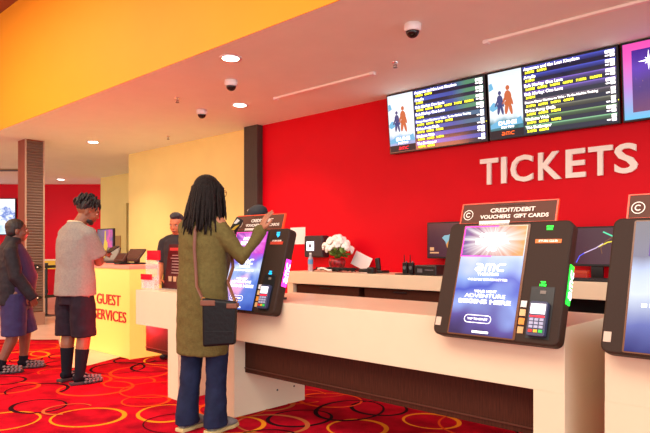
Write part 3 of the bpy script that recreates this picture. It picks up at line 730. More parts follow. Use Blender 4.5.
# things on the back counter, z = .957
Z = .957
p = at(132, 0, 1)
def onc(px, Y): return at(px, 250, Y).x
x = onc(133 + 0, 5.2)
def bottle_prof(): return [(.0, 0), (.030, .002), (.032, .02), (.030, .06), (.032, .10), (.031, .15), (.016, .185), (.013, .20), (.013, .215)]
bt = thing('water_bottle', 'clear plastic water bottle with a blue label on the back counter', 'bottle', (onc(310.5, 5.12), 5.12, Z))
MB().lathe(bottle_prof(), seg=20).build('body', mat('clear_plastic', hexc(215, 222, 235), .1, alpha=.5), bt, smooth=True)
MB().lathe([(.0325, .09), (.0325, .145), (.0315, .145), (.0315, .09)], seg=20).build('bottle_label', mat('label_blue', hexc(90, 150, 200), .5), bt)
MB().cyl((0, 0, .205), (0, 0, .225), .0145).build('cap', M['whitep'], bt)
# card printer / phone unit on wall
pr = thing('wall_time_clock', 'dark boxy time clock with a lit white display on the red wall', 'device', (onc(318.5, 5.55), 5.58, 1.12))
MB().box((-.165, -.13, 0), (.165, 0, .28)).build('housing', mat('dark_unit', hexc(48, 38, 44), .4), pr, bevel=.02)
s = MB().box((-.115, -.133, .085), (.015, -.129, .205)).build('display', mat('unit_display', (1, 1, 1, 1), .3, emit=hexc(205, 215, 250), es=1.3), pr)
MB().box((-.075, -.135, .125), (-.03, -.133, .17)).build('display_mark', M['grey'], s)
# flowers in red glass vase
vz = thing('flower_vase', 'white rose bouquet in a red patterned vase on the back counter', 'flowers', (onc(337, 5.32), 5.32, Z)); vz.scale = (1.15, 1.15, 1.15)
MB().lathe([(.05, 0), (.06, .01), (.085, .07), (.09, .11), (.075, .14), (.07, .14), (.08, .11), (.05, .01)], seg=24).build('vase', mat('red_vase', hexc(150, 24, 30), .3, noise=.95, nscale=34), vz, smooth=True)
mb = MB()
qr = random.Random(4)
for k in range(24):
    a = qr.uniform(0, 2*PI); r_ = qr.uniform(.04, .15); mb.tube([(0, 0, .1), (r_*.5*math.cos(a), r_*.5*math.sin(a), .17), (r_*math.cos(a), r_*.7*math.sin(a), .235)], .003, 5)
    mb.ell((r_*1.15*math.cos(a), r_*.9*math.sin(a), .19 + qr.uniform(-.03, .05)), (.038, .02, .012), Matrix.Rotation(a, 3, 'Z') @ Matrix.Rotation(qr.uniform(-1, 1), 3, 'Y'), 8, 6)
mb.build('foliage', M['leaf'], vz, smooth=True)
fl_pts = []
for k in range(17):
    a = k * 2.4; r_ = .17 * math.sqrt((k + .5) / 17); fl_pts.append((r_*math.cos(a), r_*math.sin(a)*.7, .365 - (r_/.17)**2 * .13))
for k, c in enumerate(fl_pts):
    mb = MB(); Rm = Quaternion((0, 0, 1), 0).to_matrix()
    dirv = Vector((c[0], c[1] * 1.2, .12)).normalized(); Rm = Vector((0, 0, 1)).rotation_difference(dirv).to_matrix()
    mb.ell(c, (.026, .026, .026), u=8, v=6)
    for j in range(9):
        a = j * 2.4; rr_ = .018 + .0022 * j
        off = Rm @ Vector((rr_*math.cos(a), rr_*math.sin(a), .012 - .003*j))
        mb.ell(Vector(c) + off, (.024, .024, .014), Rm @ Matrix.Rotation(a, 3, 'Z') @ Matrix.Rotation(.9, 3, 'Y'), 8, 5)
    mb.build('rose', M['petal'], vz, smooth=True)
# sheet leaning against the wall
p = at(365, 250, 5.4)
ls = MB().box((-.15, 0, 0), (.13, .006, .17)).xf(Matrix.Rotation(R(20), 4, 'Y')).xf(Matrix.Rotation(R(-14), 4, 'X')).build('leaning_sheet', mat('sheet_white', hexc(236, 226, 224), .6))
tag(ls, 'blank white sheet leaning tilted behind the flower vase', 'paper'); ls.location = (p.x - .15, 5.47, Z + .045)
sh = MB().box((-.14, 0, 0), (.14, .006, .225)).build('wall_notice', M['paper']); tag(sh, 'white paper notice taped to the red wall above the kiosk beside the woman', 'notice'); sh.location = (onc(297.5, 5.57), 5.573, 1.292)
# cables
mb = MB()
for k in range(7):
    y = 5.10 + k*.014; x0 = onc(314, 5.12) + k*.02
    pts = [(x0 + i*.056, y + .03*math.sin(i*1.3 + k), Z + .012 + .040*abs(math.sin(i*.9 + k*1.7))) for i in range(11)]
    mb.tube(pts, .007, 6)
tag(mb.build('cable_tangle', M['blackm'], smooth=True), 'tangle of black cables lying before the flower vase', 'cables')
mb = MB(); x0 = onc(318, 5.05)
mb.tube([(x0 + i*.045, 5.045 + .012*math.sin(i), Z + .035 + .012*math.sin(i*1.1)) for i in range(6)], .012, 8); tag(mb.build('white_cable', M['whitep'], smooth=True), 'thick white cable between the water bottle and the flower vase', 'cable')
# handset device
def scanner(px, lab, h_):
    t = thing('desk_phone', lab, 'phone', (onc(px, 5.30), 5.30, Z))
    MB().box((-.09, -.06, 0), (.09, .08, .03)).build('base', M['black'], t, bevel=.008)
    mb = MB().box((-.028, -.02, .03), (.028, .02, h_)); mb.xf(Matrix.Rotation(R(-8), 4, 'Y')); mb.build('handset', M['black'], t, bevel=.01)
scanner(379, 'black cordless phone standing upright in its charger on the back counter', .17)
t = thing('barcode_scanner', 'black barcode scanner lying right of the leaning sheet', 'scanner', (onc(366, 5.08), 5.10, Z))
MB().limb([(-.10, 0, .03), (.03, 0, .035)], [.02, .024], 10).build('handle', M['black'], t, smooth=True); MB().box((.02, -.04, .0), (.11, .04, .07)).build('head', M['black'], t, bevel=.015)
def radio(x, lab):
    t = thing('two_way_radio', lab, 'radio', (x, 5.15, Z + .0125), group='two-way radios')
    MB().box((-.03, -.018, 0), (.03, .018, .115)).build('body', M['black'], t, bevel=.006)
    MB().tube([(-.016, 0, .11), (-.016, 0, .195)], [.006, .004], 8).build('antenna', M['blackm'], t)
    MB().cyl((.012, 0, .11), (.012, 0, .128), .008).build('knob', M['grey'], t)
    MB().cyl((0, -.018, .06), (0, -.022, .06), .02).build('speaker', M['grey'], t)
tr = MB().box((-.11, -.08, 0), (.10, .09, .012)).build('charger_tray', M['black'], bevel=.003); tr.location = (onc(408, 5.15), 5.15, Z); tag(tr, 'flat black tray under the two-way radios', 'tray')
radio(onc(405.5, 5.15), 'left of the two black two-way radios on the back counter'); radio(onc(411.5, 5.15), 'right of the two black two-way radios on the back counter')
cd = thing('cash_register', 'low black receipt printer beneath the plum-coloured monitor', 'printer', (onc(432, 5.2), 5.2, Z))
MB().box((-.13, -.13, 0), (.13, .13, .105)).build('body', M['black'], cd, bevel=.01); MB().box((-.09, -.134, .03), (-.03, -.13, .07)).build('buttons', M['grey'], cd); MB().box((0, -.134, .05), (.1, -.13, .062)).build('paper_slot', M['grey'], cd)
def monitor(px0, py0, px1, py1, Y, lab, kind):
    a = at(px0, py0, Y); b_ = at(px1, py1, Y); w2 = (b_.x - a.x)/2; cx_ = (a.x + b_.x)/2; zt, zb_ = a.z - Z, b_.z - Z
    t = thing('monitor', lab, 'monitor', (cx_, Y, Z))
    MB().box((-w2, 0, zb_), (w2, .04, zt)).build('casing', M['black'], t, bevel=.005)
    MB().box((-.05, .02, .012), (.05, .05, zb_ + .05)).build('neck', M['black'], t); MB().box((-.12, -.07, 0), (.12, .12, .012)).build('foot', M['black'], t, bevel=.003)
    s_ = MB().box((-w2 + .014, -.003, zb_ + .02), (w2 - .014, 0, zt - .014)).build('screen', M['e_plum'], t)
    if kind == 1:
        x0 = -w2
        mb = MB(); pts = [(.19, .22), (.22, .245), (.27, .25), (.32, .275), (.36, .26), (.35, .2), (.33, .14), (.29, .09), (.25, .12), (.23, .18)]
        mb.prism([(x0 + a_, zb_ + b2) for a_, b2 in pts], -.0045, -.003); mb.build('picture', M['e_sky'], s_)
        mb = MB(); pts = [(.24, .15), (.27, .19), (.30, .17), (.34, .19), (.33, .13), (.29, .09), (.25, .12)]
        mb.prism([(x0 + a_, zb_ + b2) for a_, b2 in pts], -.006, -.0045); mb.build('picture_detail', M['e_sand'], s_)
        mb = MB(); mb.box((x0 + .04, -.0045, zb_ + .085), (x0 + .09, -.003, zb_ + .12)).box((x0 + .04, -.0045, zb_ + .055), (x0 + .15, -.003, zb_ + .07)); mb.build('caption_marks', mat('cap_orange', (0, 0, 0, 1), .4, emit=hexc(240, 170, 120), es=1), s_)
    else:
        def line(pts, m_, w_): 
            mb = MB(); stroke2d(mb, pts, w_, -.0045, -.003); mb.build('light_streak', m_, s_)
        line([(-.17, zt-.32), (-.14, zt-.26), (-.1, zt-.235)], mat('st_violet', (0, 0, 0, 1), .4, emit=hexc(90, 90, 240), es=1.3), .008)
        line([(-.1, zt-.235), (.0, zt-.19), (.06, zt-.15)], mat('st_white', (0, 0, 0, 1), .4, emit=hexc(220, 190, 230), es=1.2), .008)
        line([(.02, zt-.18), (.1, zt-.14), (.2, zt-.125)], mat('st_yellow', (0, 0, 0, 1), .4, emit=hexc(240, 220, 60), es=1.3), .010)
        line([(.06, zt-.05), (.14, zt-.09), (.22, zt-.12)], mat('st_green', (0, 0, 0, 1), .4, emit=hexc(90, 220, 170), es=1.3), .012)
        line([(.05, zt-.24), (.04, zt-.19), (.08, zt-.13), (.15, zt-.09)], mat('st_olive', (0, 0, 0, 1), .4, emit=hexc(140, 90, 50), es=1.0), .005)
    return t
monitor(427, 222.5, 474, 259, 5.44, 'plum-screened monitor behind the kiosk with the green-lit edge, left side', 1)
monitor(569, 227, 625, 267, 5.44, 'monitor showing coloured light streaks, between the two right-hand kiosks', 2)
kb = thing('keyboard', 'black keyboard on the back counter between the two right-hand kiosks', 'keyboard', (onc(590, 5.08), 5.09, Z))
MB().box((-.2, -.07, 0), (.2, .07, .018)).build('base', M['black'], kb, bevel=.004)
mb = MB()
for r_ in range(5):
    for c_ in range(16): mb.box((-.19 + c_*.0238, -.058 + r_*.024, .018), (-.172 + c_*.0238, -.04 + r_*.024, .025))
mb.build('keys', mat('key_black', hexc(44, 42, 46), .5), kb)
rb = thing('red_box', 'small glossy red box beside the keyboard on the back counter', 'box', (onc(583, 5.24), 5.0 + .16, Z)); rb.location = (onc(578, 5.2), 5.24, Z)
MB().box((-.07, -.03, 0), (.07, .03, .08)).build('body', mat('box_red', hexc(170, 40, 24), .3), rb, bevel=.01); MB().box((-.072, -.032, .055), (.072, .032, .083)).build('lid', mat('box_red2', hexc(190, 60, 30), .3), rb, bevel=.004)

# ------------------------------------------------------------------ far left: belts, table, tv, wall panel
def stanchion(x, y, lab):
    t = thing('belt_stanchion', lab, 'queue post', (x, y, 0.0065))
    MB().lathe([(.0, 0), (.16, 0), (.16, .01), (.03, .03), (.0, .03)]).build('base', M['black'], t, smooth=False)
    MB().cyl((0, 0, .02), (0, 0, .93), .02).build('post', M['black'], t)
    MB().cyl((0, 0, .90), (0, 0, .97), .03).build('belt_head', M['black'], t)
    MB().cyl((0, 0, .42), (0, 0, .48), .03).build('belt_head', M['black'], t)
    return t
stanchion(-11.22, 4.514, 'thin black queue post left of the man'); 
pB = floor_pt(78, 318)
stanchion(pB[0], pB[1], 'black queue post hidden behind the man, holding the belt ends')
for z in (.94, .45):
    u = MB().box((-.02, -.035, -.035), (.03, .035, .035)).build('belt_wall_unit', M['black'], bevel=.006)
    u.location = (-9.90, 3.83, z); tag(u, ('upper' if z > .6 else 'lower') + ' black belt unit fixed to the ribbed column', 'belt holder')
    MB().cyl((.03, 0, 0), (.032, 0, 0), .012).build('badge', M['text_w'], u)
    a = Vector((-9.87, 3.83, z)); b_ = Vector((pB[0] + .02, pB[1] - .03, z - .0 if z > .6 else z))
    mb = MB(); n_ = (b_ - a).normalized(); s_ = Vector((-n_.y, n_.x, 0)) * .0015
    for i in range(1):
        v8 = [a - s_ + Vector((0, 0, -.024)), b_ - s_ + Vector((0, 0, -.024)), b_ + s_ + Vector((0, 0, -.024)), a + s_ + Vector((0, 0, -.024))]
        lo = [mb.bm.verts.new(v_) for v_ in v8]; hi = [mb.bm.verts.new(v_ + Vector((0, 0, .048))) for v_ in v8]
        mb.bm.faces.new(lo); mb.bm.faces.new(hi)
        for k in range(4): mb.bm.faces.new([lo[k], lo[(k+1) % 4], hi[(k+1) % 4], hi[k]])
    tag(mb.build('queue_belt', M['belt']), ('upper' if z > .6 else 'lower') + ' black queue belt running from the column behind the man', 'belt')
# yellow table
ta = floor_pt(50, 297)
yt = thing('high_table', 'yellow-topped high table with dark legs before the far red wall', 'table', (ta[0], ta[1], .0065), (0, 0, R(43)))
MB().box((-.35, -.25, .72), (1.6, .35, .94)).build('tabletop', M['yellowp'], yt, bevel=.01)
MB().box((-.36, -.26, .94), (1.61, .36, .965)).build('top_highlight', mat('table_highlight', hexc(250, 236, 200), .4), yt)  # pale slab paints the whitish highlight along the table top
for x in (-.30, -.05, .25, .6, 1.0, 1.4):
    MB().box((x, -.2, 0), (x + .05, -.15, .72)).build('leg', M['black'], yt)
# wall screen
tv = thing('wall_screen', 'bright white and blue screen on the far red wall left of the column', 'screen', (-17.28, 5.80 - .02, 1.62), (0, 0, R(43)))
MB().box((-.9, -.06, 0), (.40, -.01, .98)).build('casing', M['black'], tv)
g = ramp_emit('far_screen', ((0, 1), [(0, hexc(170, 200, 240)), (.4, hexc(240, 245, 250)), (.55, hexc(80, 110, 190)), (.7, hexc(235, 240, 250)), (1, hexc(250, 250, 250))]), 'Z', 1.3, 1.0, 6)
MB().box((-.88, -.063, .02), (.38, -.06, .96)).build('screen', g, tv)
p = at(114, 236, 6.93); q = at(121, 250, 6.93)
pn = MB().box((p.x, 6.90, q.z - .2), (q.x, 6.93, p.z)).build('wall_panel', mat('tan_panel', hexc(190, 150, 90), .6)); tag(pn, 'plain tan panel on the recessed cream wall right of the advert screen', 'panel')

# ------------------------------------------------------------------ people
def head(mb, c, yaw, pitch=0, roll=0, s=1.0):
    Rm = Matrix.Rotation(R(yaw), 3, 'Z') @ Matrix.Rotation(R(pitch), 3, 'X') @ Matrix.Rotation(R(roll), 3, 'Y')
    c = Vector(c)
    def E(p, r, rot=None): mb.ell(c + Rm @ (Vector(p) * s), [q * s for q in r], Rm @ rot if rot else Rm, 16, 12)
    E((0, -.012, .03), (.076, .094, .088)); E((0, .03, -.02), (.064, .068, .088)); E((0, .045, -.078), (.040, .040, .032))
    E((0, .02, -.06), (.056, .05, .045)); E((0, .099, -.022), (.013, .018, .014)); E((0, .094, -.002), (.009, .012, .026)); E((0, .078, .030), (.050, .020, .013))
    E((0, .088, -.052), (.024, .012, .009)); E((0, .086, -.064), (.021, .012, .009))
    for q in (-1, 1): E((q*.077, -.008, -.012), (.010, .019, .031)); E((q*.035, .07, -.025), (.022, .018, .018))
    return Rm
def face_parts(root, c, Rm, s, skin):
    c = Vector(c)
    for q in (-1, 1):
        e = MB().ell(c + Rm @ (Vector((q*.032, .0805, .006)) * s), [.012*s, .009*s, .0062*s], Rm, 10, 8).build('eye', M['eye'], root, smooth=True)
        MB().ell(c + Rm @ (Vector((q*.032, .0880, .005)) * s), [.0058*s, .003*s, .0058*s], Rm, 8, 6).build('iris', M['iris'], e, smooth=True)
        MB().ell(c + Rm @ (Vector((q*.034, .090, .024)) * s), [.017*s, .004*s, .0035*s], Rm, 8, 6).build('eyebrow', M['hair'], root, smooth=True)
    MB().ell(c + Rm @ (Vector((0, .096, -.058)) * s), [.022*s, .006*s, .008*s], Rm, 10, 6).build('lips', M['lip'], root, smooth=True)
def hand(mb, w, d, n, side, s=1.0, curl=.5, spread=.12):
    """w wrist, d direction to the fingers, n back-of-hand normal, side +1 when the thumb lies towards d x n"""
    w = Vector(w); d = Vector(d).normalized(); n = Vector(n); n = (n - d * n.dot(d)).normalized(); t = d.cross(n) * side
    Rm = Matrix((t, d, n)).transposed()
    mb.ell(w + d*.045*s, (.040*s, .052*s, .015*s), Rm, 14, 10)
    mb.limb([w - d*.02*s, w + d*.03*s], [.025*s, .027*s], 10)
    for k, (o, L) in enumerate(((.029, .074), (.010, .082), (-.010, .076), (-.028, .060))):
        b_ = w + d*(.078 - .004*abs(k-1))*s + t*o*s; dr = (d + t*o/.03*spread).normalized(); pts = [b_ - d*.02*s]; a = 0; p = b_; pts.append(p)
        for seg in (.45, .30, .25):
            a += curl * .75; p = p + (dr*math.cos(a) - n*math.sin(a)) * L * seg * s; pts.append(p)
        mb.limb(pts, [.0088*s, .0092*s, .0084*s, .0078*s, .0066*s], 8)
    b_ = w + d*.02*s + t*.024*s
    p1 = b_ + (t*.75 + d*.6 - n*.2).normalized()*.038*s; p2 = p1 + (t*.35 + d*.9 - n*.3).normalized()*.030*s; p3 = p2 + (d - n*.35*curl*2).normalized()*.022*s
    mb.limb([b_, p1, p2, p3], [.014*s, .012*s, .0095*s, .008*s], 8)

class Person:
    def __init__(s, label, xy, yaw, z=0.0):
        s.root = thing('person', label, 'person', (xy[0], xy[1], z), (0, 0, R(yaw)))
        s.inv = (Matrix.Translation((xy[0], xy[1], z)) @ Matrix.Rotation(R(yaw), 4, 'Z')).inverted(); s.yaw = yaw
    def L(s, w): return s.inv @ Vector(w)

# ---- woman -------------------------------------------------------
WO = Vector((.035, .02, 0))
pw_ = Person('woman in a long olive cardigan and jeans, raising a hand to the kiosk', (-3.385 + WO.x, 2.36 + WO.y), 10, .0015)
rt = pw_.root; L = pw_.L
shR, elR, wrR = L((-3.205, 2.40, 1.385)), L((-3.07, 2.50, 1.165)), L((-3.035, 2.62, 1.340))
shL, elL, wrL = L((-3.55, 2.38, 1.37)), L((-3.60, 2.52, 1.12)), L((-3.465, 2.62, 1.265))
handR = (L((-3.02, 2.665, 1.46)) - wrR)
hc = Vector((.035, .02, 1.60))
mb = MB()
mb.tube([(0, 0, .86), (0, .0, .98), (0, .0, 1.12), (0, .0, 1.27), (0, -.005, 1.37), (0, -.01, 1.43)], [(.14, .10), (.145, .10), (.115, .085), (.14, .10), (.145, .085), (.06, .055)], 20)
mb.limb([(0, -.01, 1.40), (.025, .005, 1.53)], [.052, .050])
Rm = head(mb, hc, -8, -4, 0, .98)
mb.limb([shR, elR, wrR], [.047, .038, .024]); mb.limb([shL, elL, wrL], [.047, .038, .024]); mb.ell(shR, (.055,)*3); mb.ell(shL, (.055,)*3)
hand(mb, wrR, handR, (-.5, -1, .1), 1, 1.02, .2, .3)
hand(mb, wrL, L((-3.425, 2.68, 1.345)) - wrL, (-.8, .3, .2), 1, .95, .7)
legs = [((-.085, 0, .90), (-.09, -.01, .48), (-.085, -.06, .09)), ((.085, 0, .90), (.10, .03, .48), (.115, -.0, .09))]
for h_, k_, a_ in legs: mb.limb([h_, k_, a_], [.085, .055, .038])
remesh(mb, 'body', M['skin_w'], .0052, rt, 3)
face_parts(rt, hc, Rm, .98, None)
# cardigan
mb = MB()
mb.tube([(0, -.005, .515), (0, -.005, .64), (0, -.0, .80), (0, -.005, .98), (0, -.0, 1.12), (0, -.0, 1.25), (0, -.008, 1.36), (0, -.012, 1.415), (0, -.012, 1.445)],
        [(.190, .150), (.195, .152), (.195, .150), (.190, .142), (.182, .132), (.186, .135), (.178, .118), (.12, .085), (.07, .065)], 28)
mb.limb([shR + Vector((-.02, 0, -.01)), elR, wrR + (wrR - elR)*.02], [.074, .060, .046], 14); mb.limb([shL + Vector((.02, 0, -.01)), elL, wrL], [.074, .060, .043], 14)
for q_, s_ in ((-1, shL), (1, shR)): mb.limb([Vector((q_*.035, -.008, 1.405)), Vector((s_.x*.75, s_.y*.8 - .004, 1.388)), s_ + Vector((-q_*.015, 0, -.005))], [.055, .060, .066], 14)
coat = remesh(mb, 'cardigan', M['coat'], .009, rt, 5, .5, .012, .07)
# jeans
for (h_, k_, a_), (dx) in zip(legs, (-1, 1)):
    pass
mb = MB()
mb.tube([(0, 0, .80), (0, 0, .95)], [(.165, .12), (.16, .115)], 20)
for (h_, k_, a_) in legs:
    a2 = Vector(a_); mb.tube([Vector(h_) + Vector((0, 0, .02)), Vector(k_) + Vector((0, 0, .18)), k_, (Vector(k_) + a2)/2, a2 + Vector((0, .0, .02)), a2 + Vector((0, .005, -.045))], [(.098, .10), (.088, .09), (.072, .078), (.066, .072), (.072, .082), (.076, .092)], 18)
remesh(mb, 'jeans', M['jeans'], .008, rt, 4, .5, .012, .06)
for (h_, k_, a_), nm in zip(legs, ('shoe', 'shoe')):
    a2 = Vector(a_); c = Vector((a2.x, a2.y + .05, 0))
    mb = MB(); mb.tube([c + Vector((0, -.11, .045)), c + Vector((0, -.06, .055)), c + Vector((0, .03, .055)), c + Vector((0, .10, .038)), c + Vector((0, .145, .028))], [(.034, .030), (.042, .045), (.044, .042), (.046, .028), (.03, .016)], 16, up=(1, 0, 0))
    sh_ = remesh(mb, 'shoe', M['shoe'], .006, rt, 3)
    mb = MB(); pts = [(-.036, -.125), (.036, -.125), (.044, -.05), (.040, .0), (.049, .09), (.03, .155), (-.03, .155), (-.049, .09), (-.040, .0), (-.044, -.05)]
    lo = [mb.bm.verts.new((c.x + x, c.y + y, .0)) for x, y in pts]; hi = [mb.bm.verts.new((c.x + x, c.y + y, .024)) for x, y in pts]
    mb.bm.faces.new(lo); mb.bm.faces.new(hi)
    for k in range(len(pts)): mb.bm.faces.new([lo[k], lo[(k+1) % len(pts)], hi[(k+1) % len(pts)], hi[k]])
    mb.build('sole', M['sole'], sh_, bevel=.004)
# braids
q = random.Random(21); mb = MB()
for k in range(150):
    az = q.uniform(-165, 165); el = q.uniform(5, 80)   # 0 = back of the head
    a = R(az); e_ = R(el)
    rx, ry, rz = .084, .102, .094
    base = Vector((rx*math.sin(a)*math.cos(e_), -ry*math.cos(a)*math.cos(e_), rz*math.sin(e_)))
    if base.y > .045 and base.z < .075: continue
    pts = [Vector((0, .01, .098))*.5 + base*.55, base*1.02]
    dirx = base.x / rx; diry = base.y / ry
    # fall: outwards over the skull then straight down
    down = q.uniform(.19, .30) if abs(az) < 110 else q.uniform(.14, .22)
    out = Vector((math.sin(a) * .098, -math.cos(a) * .112, 0))
    if base.y > .0: out.y = min(out.y, .05)
    mid = Vector((out.x, out.y, base.z*.35 - .0)); mid.x *= 1.0
    end = Vector((out.x*q.uniform(.95, 1.65), out.y*q.uniform(.95, 1.35) - .01, -down))
    m2 = (mid + end)/2 + Vector((q.uniform(-.008, .008), q.uniform(-.008, .008), 0))
    pts += [mid*.55 + base*.5, mid, m2, end]
    r_ = q.uniform(.0075, .0105)
    rs = [r_]*5 + [r_*.55]
    Pp = [hc + Rm @ (p_) for p_ in pts[:2]] + [hc + (Rm @ p_) for p_ in pts[2:]]
    # crimped braid
    fine = []; rad = []
    for i in range(len(Pp) - 1):
        for j in range(5):
            t_ = j/5; fine.append(Pp[i].lerp(Pp[i+1], t_)); rad.append(r_*(1 + .22*((i*5 + j) % 2)) * (1 if i < 4 else 1 - .4*t_))
    fine.append(Pp[-1]); rad.append(r_*.4)
    mb.tube(fine, rad, 6)
mb.ell(hc + Rm @ Vector((0, -.018, .032)), (.082, .096, .090), Rm, 20, 14)
mb.build('braided_hair', M['hairw'], rt, smooth=True)
# glasses
mb = MB()
for q_ in (-1, 1):
    cc = Vector((q_*.034, .106, .006)); ringp = [hc + Rm @ (cc + Vector((.026*math.cos(R(a)), 0, .022*math.sin(R(a))))) for a in range(0, 361, 20)]
    mb.tube(ringp, .0022, 6, cap=False)
    mb.tube([hc + Rm @ Vector((q_*.058, .105, .012)), hc + Rm @ Vector((q_*.078, .06, .012)), hc + Rm @ Vector((q_*.082, -.0, .008))], .0022, 6)
mb.tube([hc + Rm @ Vector((-.01, .109, .01)), hc + Rm @ Vector((.01, .109, .01))], .002, 6)
g_ = mb.build('glasses', M['gold'], None, smooth=True); g_.parent = rt
# crossbody bag: hangs on her but is its own thing
bag_c = at(221, 322, 2.30)
bagt = thing('crossbody_bag', 'black leather crossbody bag with a brown strap hanging at the woman\'s hip', 'bag', (bag_c.x, 2.20, .865), (0, 0, R(38)))
bagt.location = Vector((bag_c.x + .085, 2.225, at(221, 345, 2.235).z))
zt_ = at(221, 298, 2.235).z - bagt.location.z
bb = MB().prism([(-.100, -.01), (.100, .008), (.108, zt_ - .02), (-.104, zt_)], -.03, .03).build('bag_body', M['leather'], bagt, bevel=.014)
MB().box((-.112, -.034, zt_ - .045), (-.02, .034, zt_ - .012)).box((.05, -.034, zt_ - .06), (.114, .034, zt_ - .03)).build('leather_trim', M['tan'], bagt, bevel=.004)
MB().box((-.09, -.033, zt_*.30), (.09, -.030, zt_*.31)).build('seam', M['blackm'], bagt)
inv = (Matrix.Translation(bagt.location) @ Matrix.Rotation(R(38), 4, 'Z')).inverted()
def strapw(pts, w_=.011):
    mb = MB(); P_ = [inv @ Vector(p_) for p_ in pts]; mb.tube(P_, [(w_, .003)]*len(P_), 8, up=(1, .6, 0)); return mb
a = bagt.matrix_basis @ Vector((-.10, 0, zt_ - .02))
Wl = lambda x, y, z: (Matrix.Translation((-3.385 + WO.x, 2.36 + WO.y, 0)) @ Matrix.Rotation(R(10), 4, 'Z')) @ Vector((x, y, z))
strapw([a, Wl(.095, -.150, .98), Wl(.085, -.150, 1.10), Wl(.075, -.152, 1.22), Wl(.07, -.140, 1.34), Wl(.075, -.095, 1.43), Wl(.08, -.02, 1.458), Wl(.08, .06, 1.43)]).build('strap', M['tan'], bagt, smooth=True)
a = bagt.matrix_basis @ Vector((.10, 0, zt_ - .03))
strapw([a, Wl(.20, .03, 1.0), Wl(.19, .09, 1.1), Wl(.13, .14, 1.25), Wl(.09, .12, 1.36), Wl(.08, .06, 1.43)]).build('strap', M['tan'], bagt, smooth=True)
for sx_ in (-.10, .10): MB().tube([(sx_ + .012*math.cos(R(a)), 0, zt_ - .012 + .014*math.sin(R(a))) for a in range(0, 361, 30)], .003, 6).build('ring', M['gold'], bagt, smooth=True)
# her phone
ph = thing('smartphone', 'dark phone in a patterned case in the woman\'s left hand', 'phone', (-3.425, 2.69, 1.345), (R(-12), R(28), R(20))); ph.scale = (.82, .82, .82)
MB().prism(rrect(-.037, -.005, .037, .14, .01), -.005, .005).build('case', M['black'], ph, bevel=.002)
MB().prism([(-.02, .01), (.01, .02), (.028, .09), (.0, .06)], -.0062, -.005).build('yellow_print', mat('case_yellow', hexc(220, 180, 50), .5), ph)
MB().prism([(-.03, .07), (-.005, .08), (.01, .12), (-.02, .125)], -.0062, -.005).build('pale_print', M['paper'], ph)

# ---- man ---------------------------------------------------------
pm = Person('man in a grey t-shirt, black shorts and long black socks at the glowing counter', (-5.40, 2.43), 12, .0015)
rt = pm.root; L = pm.L
shR, elR, wrR = L((-5.235, 2.48, 1.352)), L((-5.28, 2.60, 1.10)), L((-5.44, 2.69, 1.17))
shL, elL, wrL = L((-5.575, 2.42, 1.352)), L((-5.64, 2.60, 1.12)), L((-5.60, 2.72, 1.18))
hc = Vector((.06, .085, 1.575))
mb = MB()
mb.tube([(0, 0, .84), (0, 0, .97), (0, 0, 1.12), (0, .0, 1.28), (0, .0, 1.38), (0, .01, 1.44)], [(.15, .11), (.15, .11), (.14, .10), (.17, .12), (.16, .10), (.065, .06)], 20)
mb.limb([(0, .01, 1.40), (.045, .06, 1.52)], [.062, .058])
Rm = head(mb, hc, -30, -22, 8, 1.03)
for a_, b2, c_ in ((shR, elR, wrR), (shL, elL, wrL)): mb.limb([a_, b2, c_], [.058, .046, .029]); mb.ell(a_, (.068,)*3)
hand(mb, wrR, L((-5.50, 2.80, 1.19)) - wrR, (.3, 0, 1), -1, 1.02, .5)
hand(mb, wrL, L((-5.56, 2.84, 1.21)) - wrL, (-.3, 0, 1), 1, 1.02, .5)
legs = [((-.10, 0, .88), (-.115, .02, .46), (-.125, .0, .09)), ((.10, 0, .88), (.105, .02, .46), (.105, -.03, .09))]
for h_, k_, a_ in legs: mb.limb([h_, k_, (k_[0], k_[1] - .02, k_[2] - .12), a_], [.095, .062, .060, .040])
remesh(mb, 'body', M['skin_m'], .0056, rt, 3)
face_parts(rt, hc, Rm, 1.03, None)
mb = MB()
for p_, r_ in (((0, .066, -.088), (.038, .026, .022)), ((.040, .040, -.075), (.020, .036, .022)), ((-.040, .040, -.075), (.020, .036, .022)), ((0, .091, -.045), (.024, .008, .005))): mb.ell(hc + Rm @ (Vector(p_)*1.04), [v_*1.05 for v_ in r_], Rm, 12, 8)
remesh(mb, 'beard', M['hair'], .006, rt, 2)
mb = MB()
mb.tube([(0, .0, .80), (0, 0, .90), (0, 0, 1.05), (0, -.005, 1.2), (0, -.008, 1.31), (0, -.002, 1.40), (0, .008, 1.445), (0, .014, 1.47)], [(.205, .168), (.204, .162), (.192, .150), (.192, .148), (.19, .135), (.145, .105), (.085, .08), (.078, .075)], 28)
for a_, b2 in ((shR, elR), (shL, elL)):
    e_ = a_ + (b2 - a_) * .78; mb.tube([a_ + Vector((0, 0, .0)), a_ + (b2-a_)*.4, e_], [.072, .080, .088], 16)
    mb.limb([(a_.x*.2, .0, 1.425), (a_.x*.62, 0, 1.385), a_], [.060, .066, .074], 14)
remesh(mb, 'tshirt', M['tee'], .009, rt, 5, .5, .012, .09)
mb = MB(); mb.tube([(.072*math.cos(R(a)), .014 + .069*math.sin(R(a)), 1.462 - .012*math.sin(R(a))) for a in range(0, 361, 15)], .011, 8); mb.build('collar', mat('collar_pale', hexc(208, 190, 150), .9), rt, smooth=True)
mb = MB(); mb.tube([(0, 0, .72), (0, 0, .93)], [(.175, .135), (.155, .115)], 20)
for h_, k_, a_ in legs: mb.tube([(h_[0]*.85, h_[1], .86), (h_[0]*1.05, 0, .70), (k_[0], .01, .43)], [(.085, .105), (.104, .116), (.108, .114)], 18)
remesh(mb, 'shorts', M['shorts'], .008, rt, 4, .5, .014, .08)
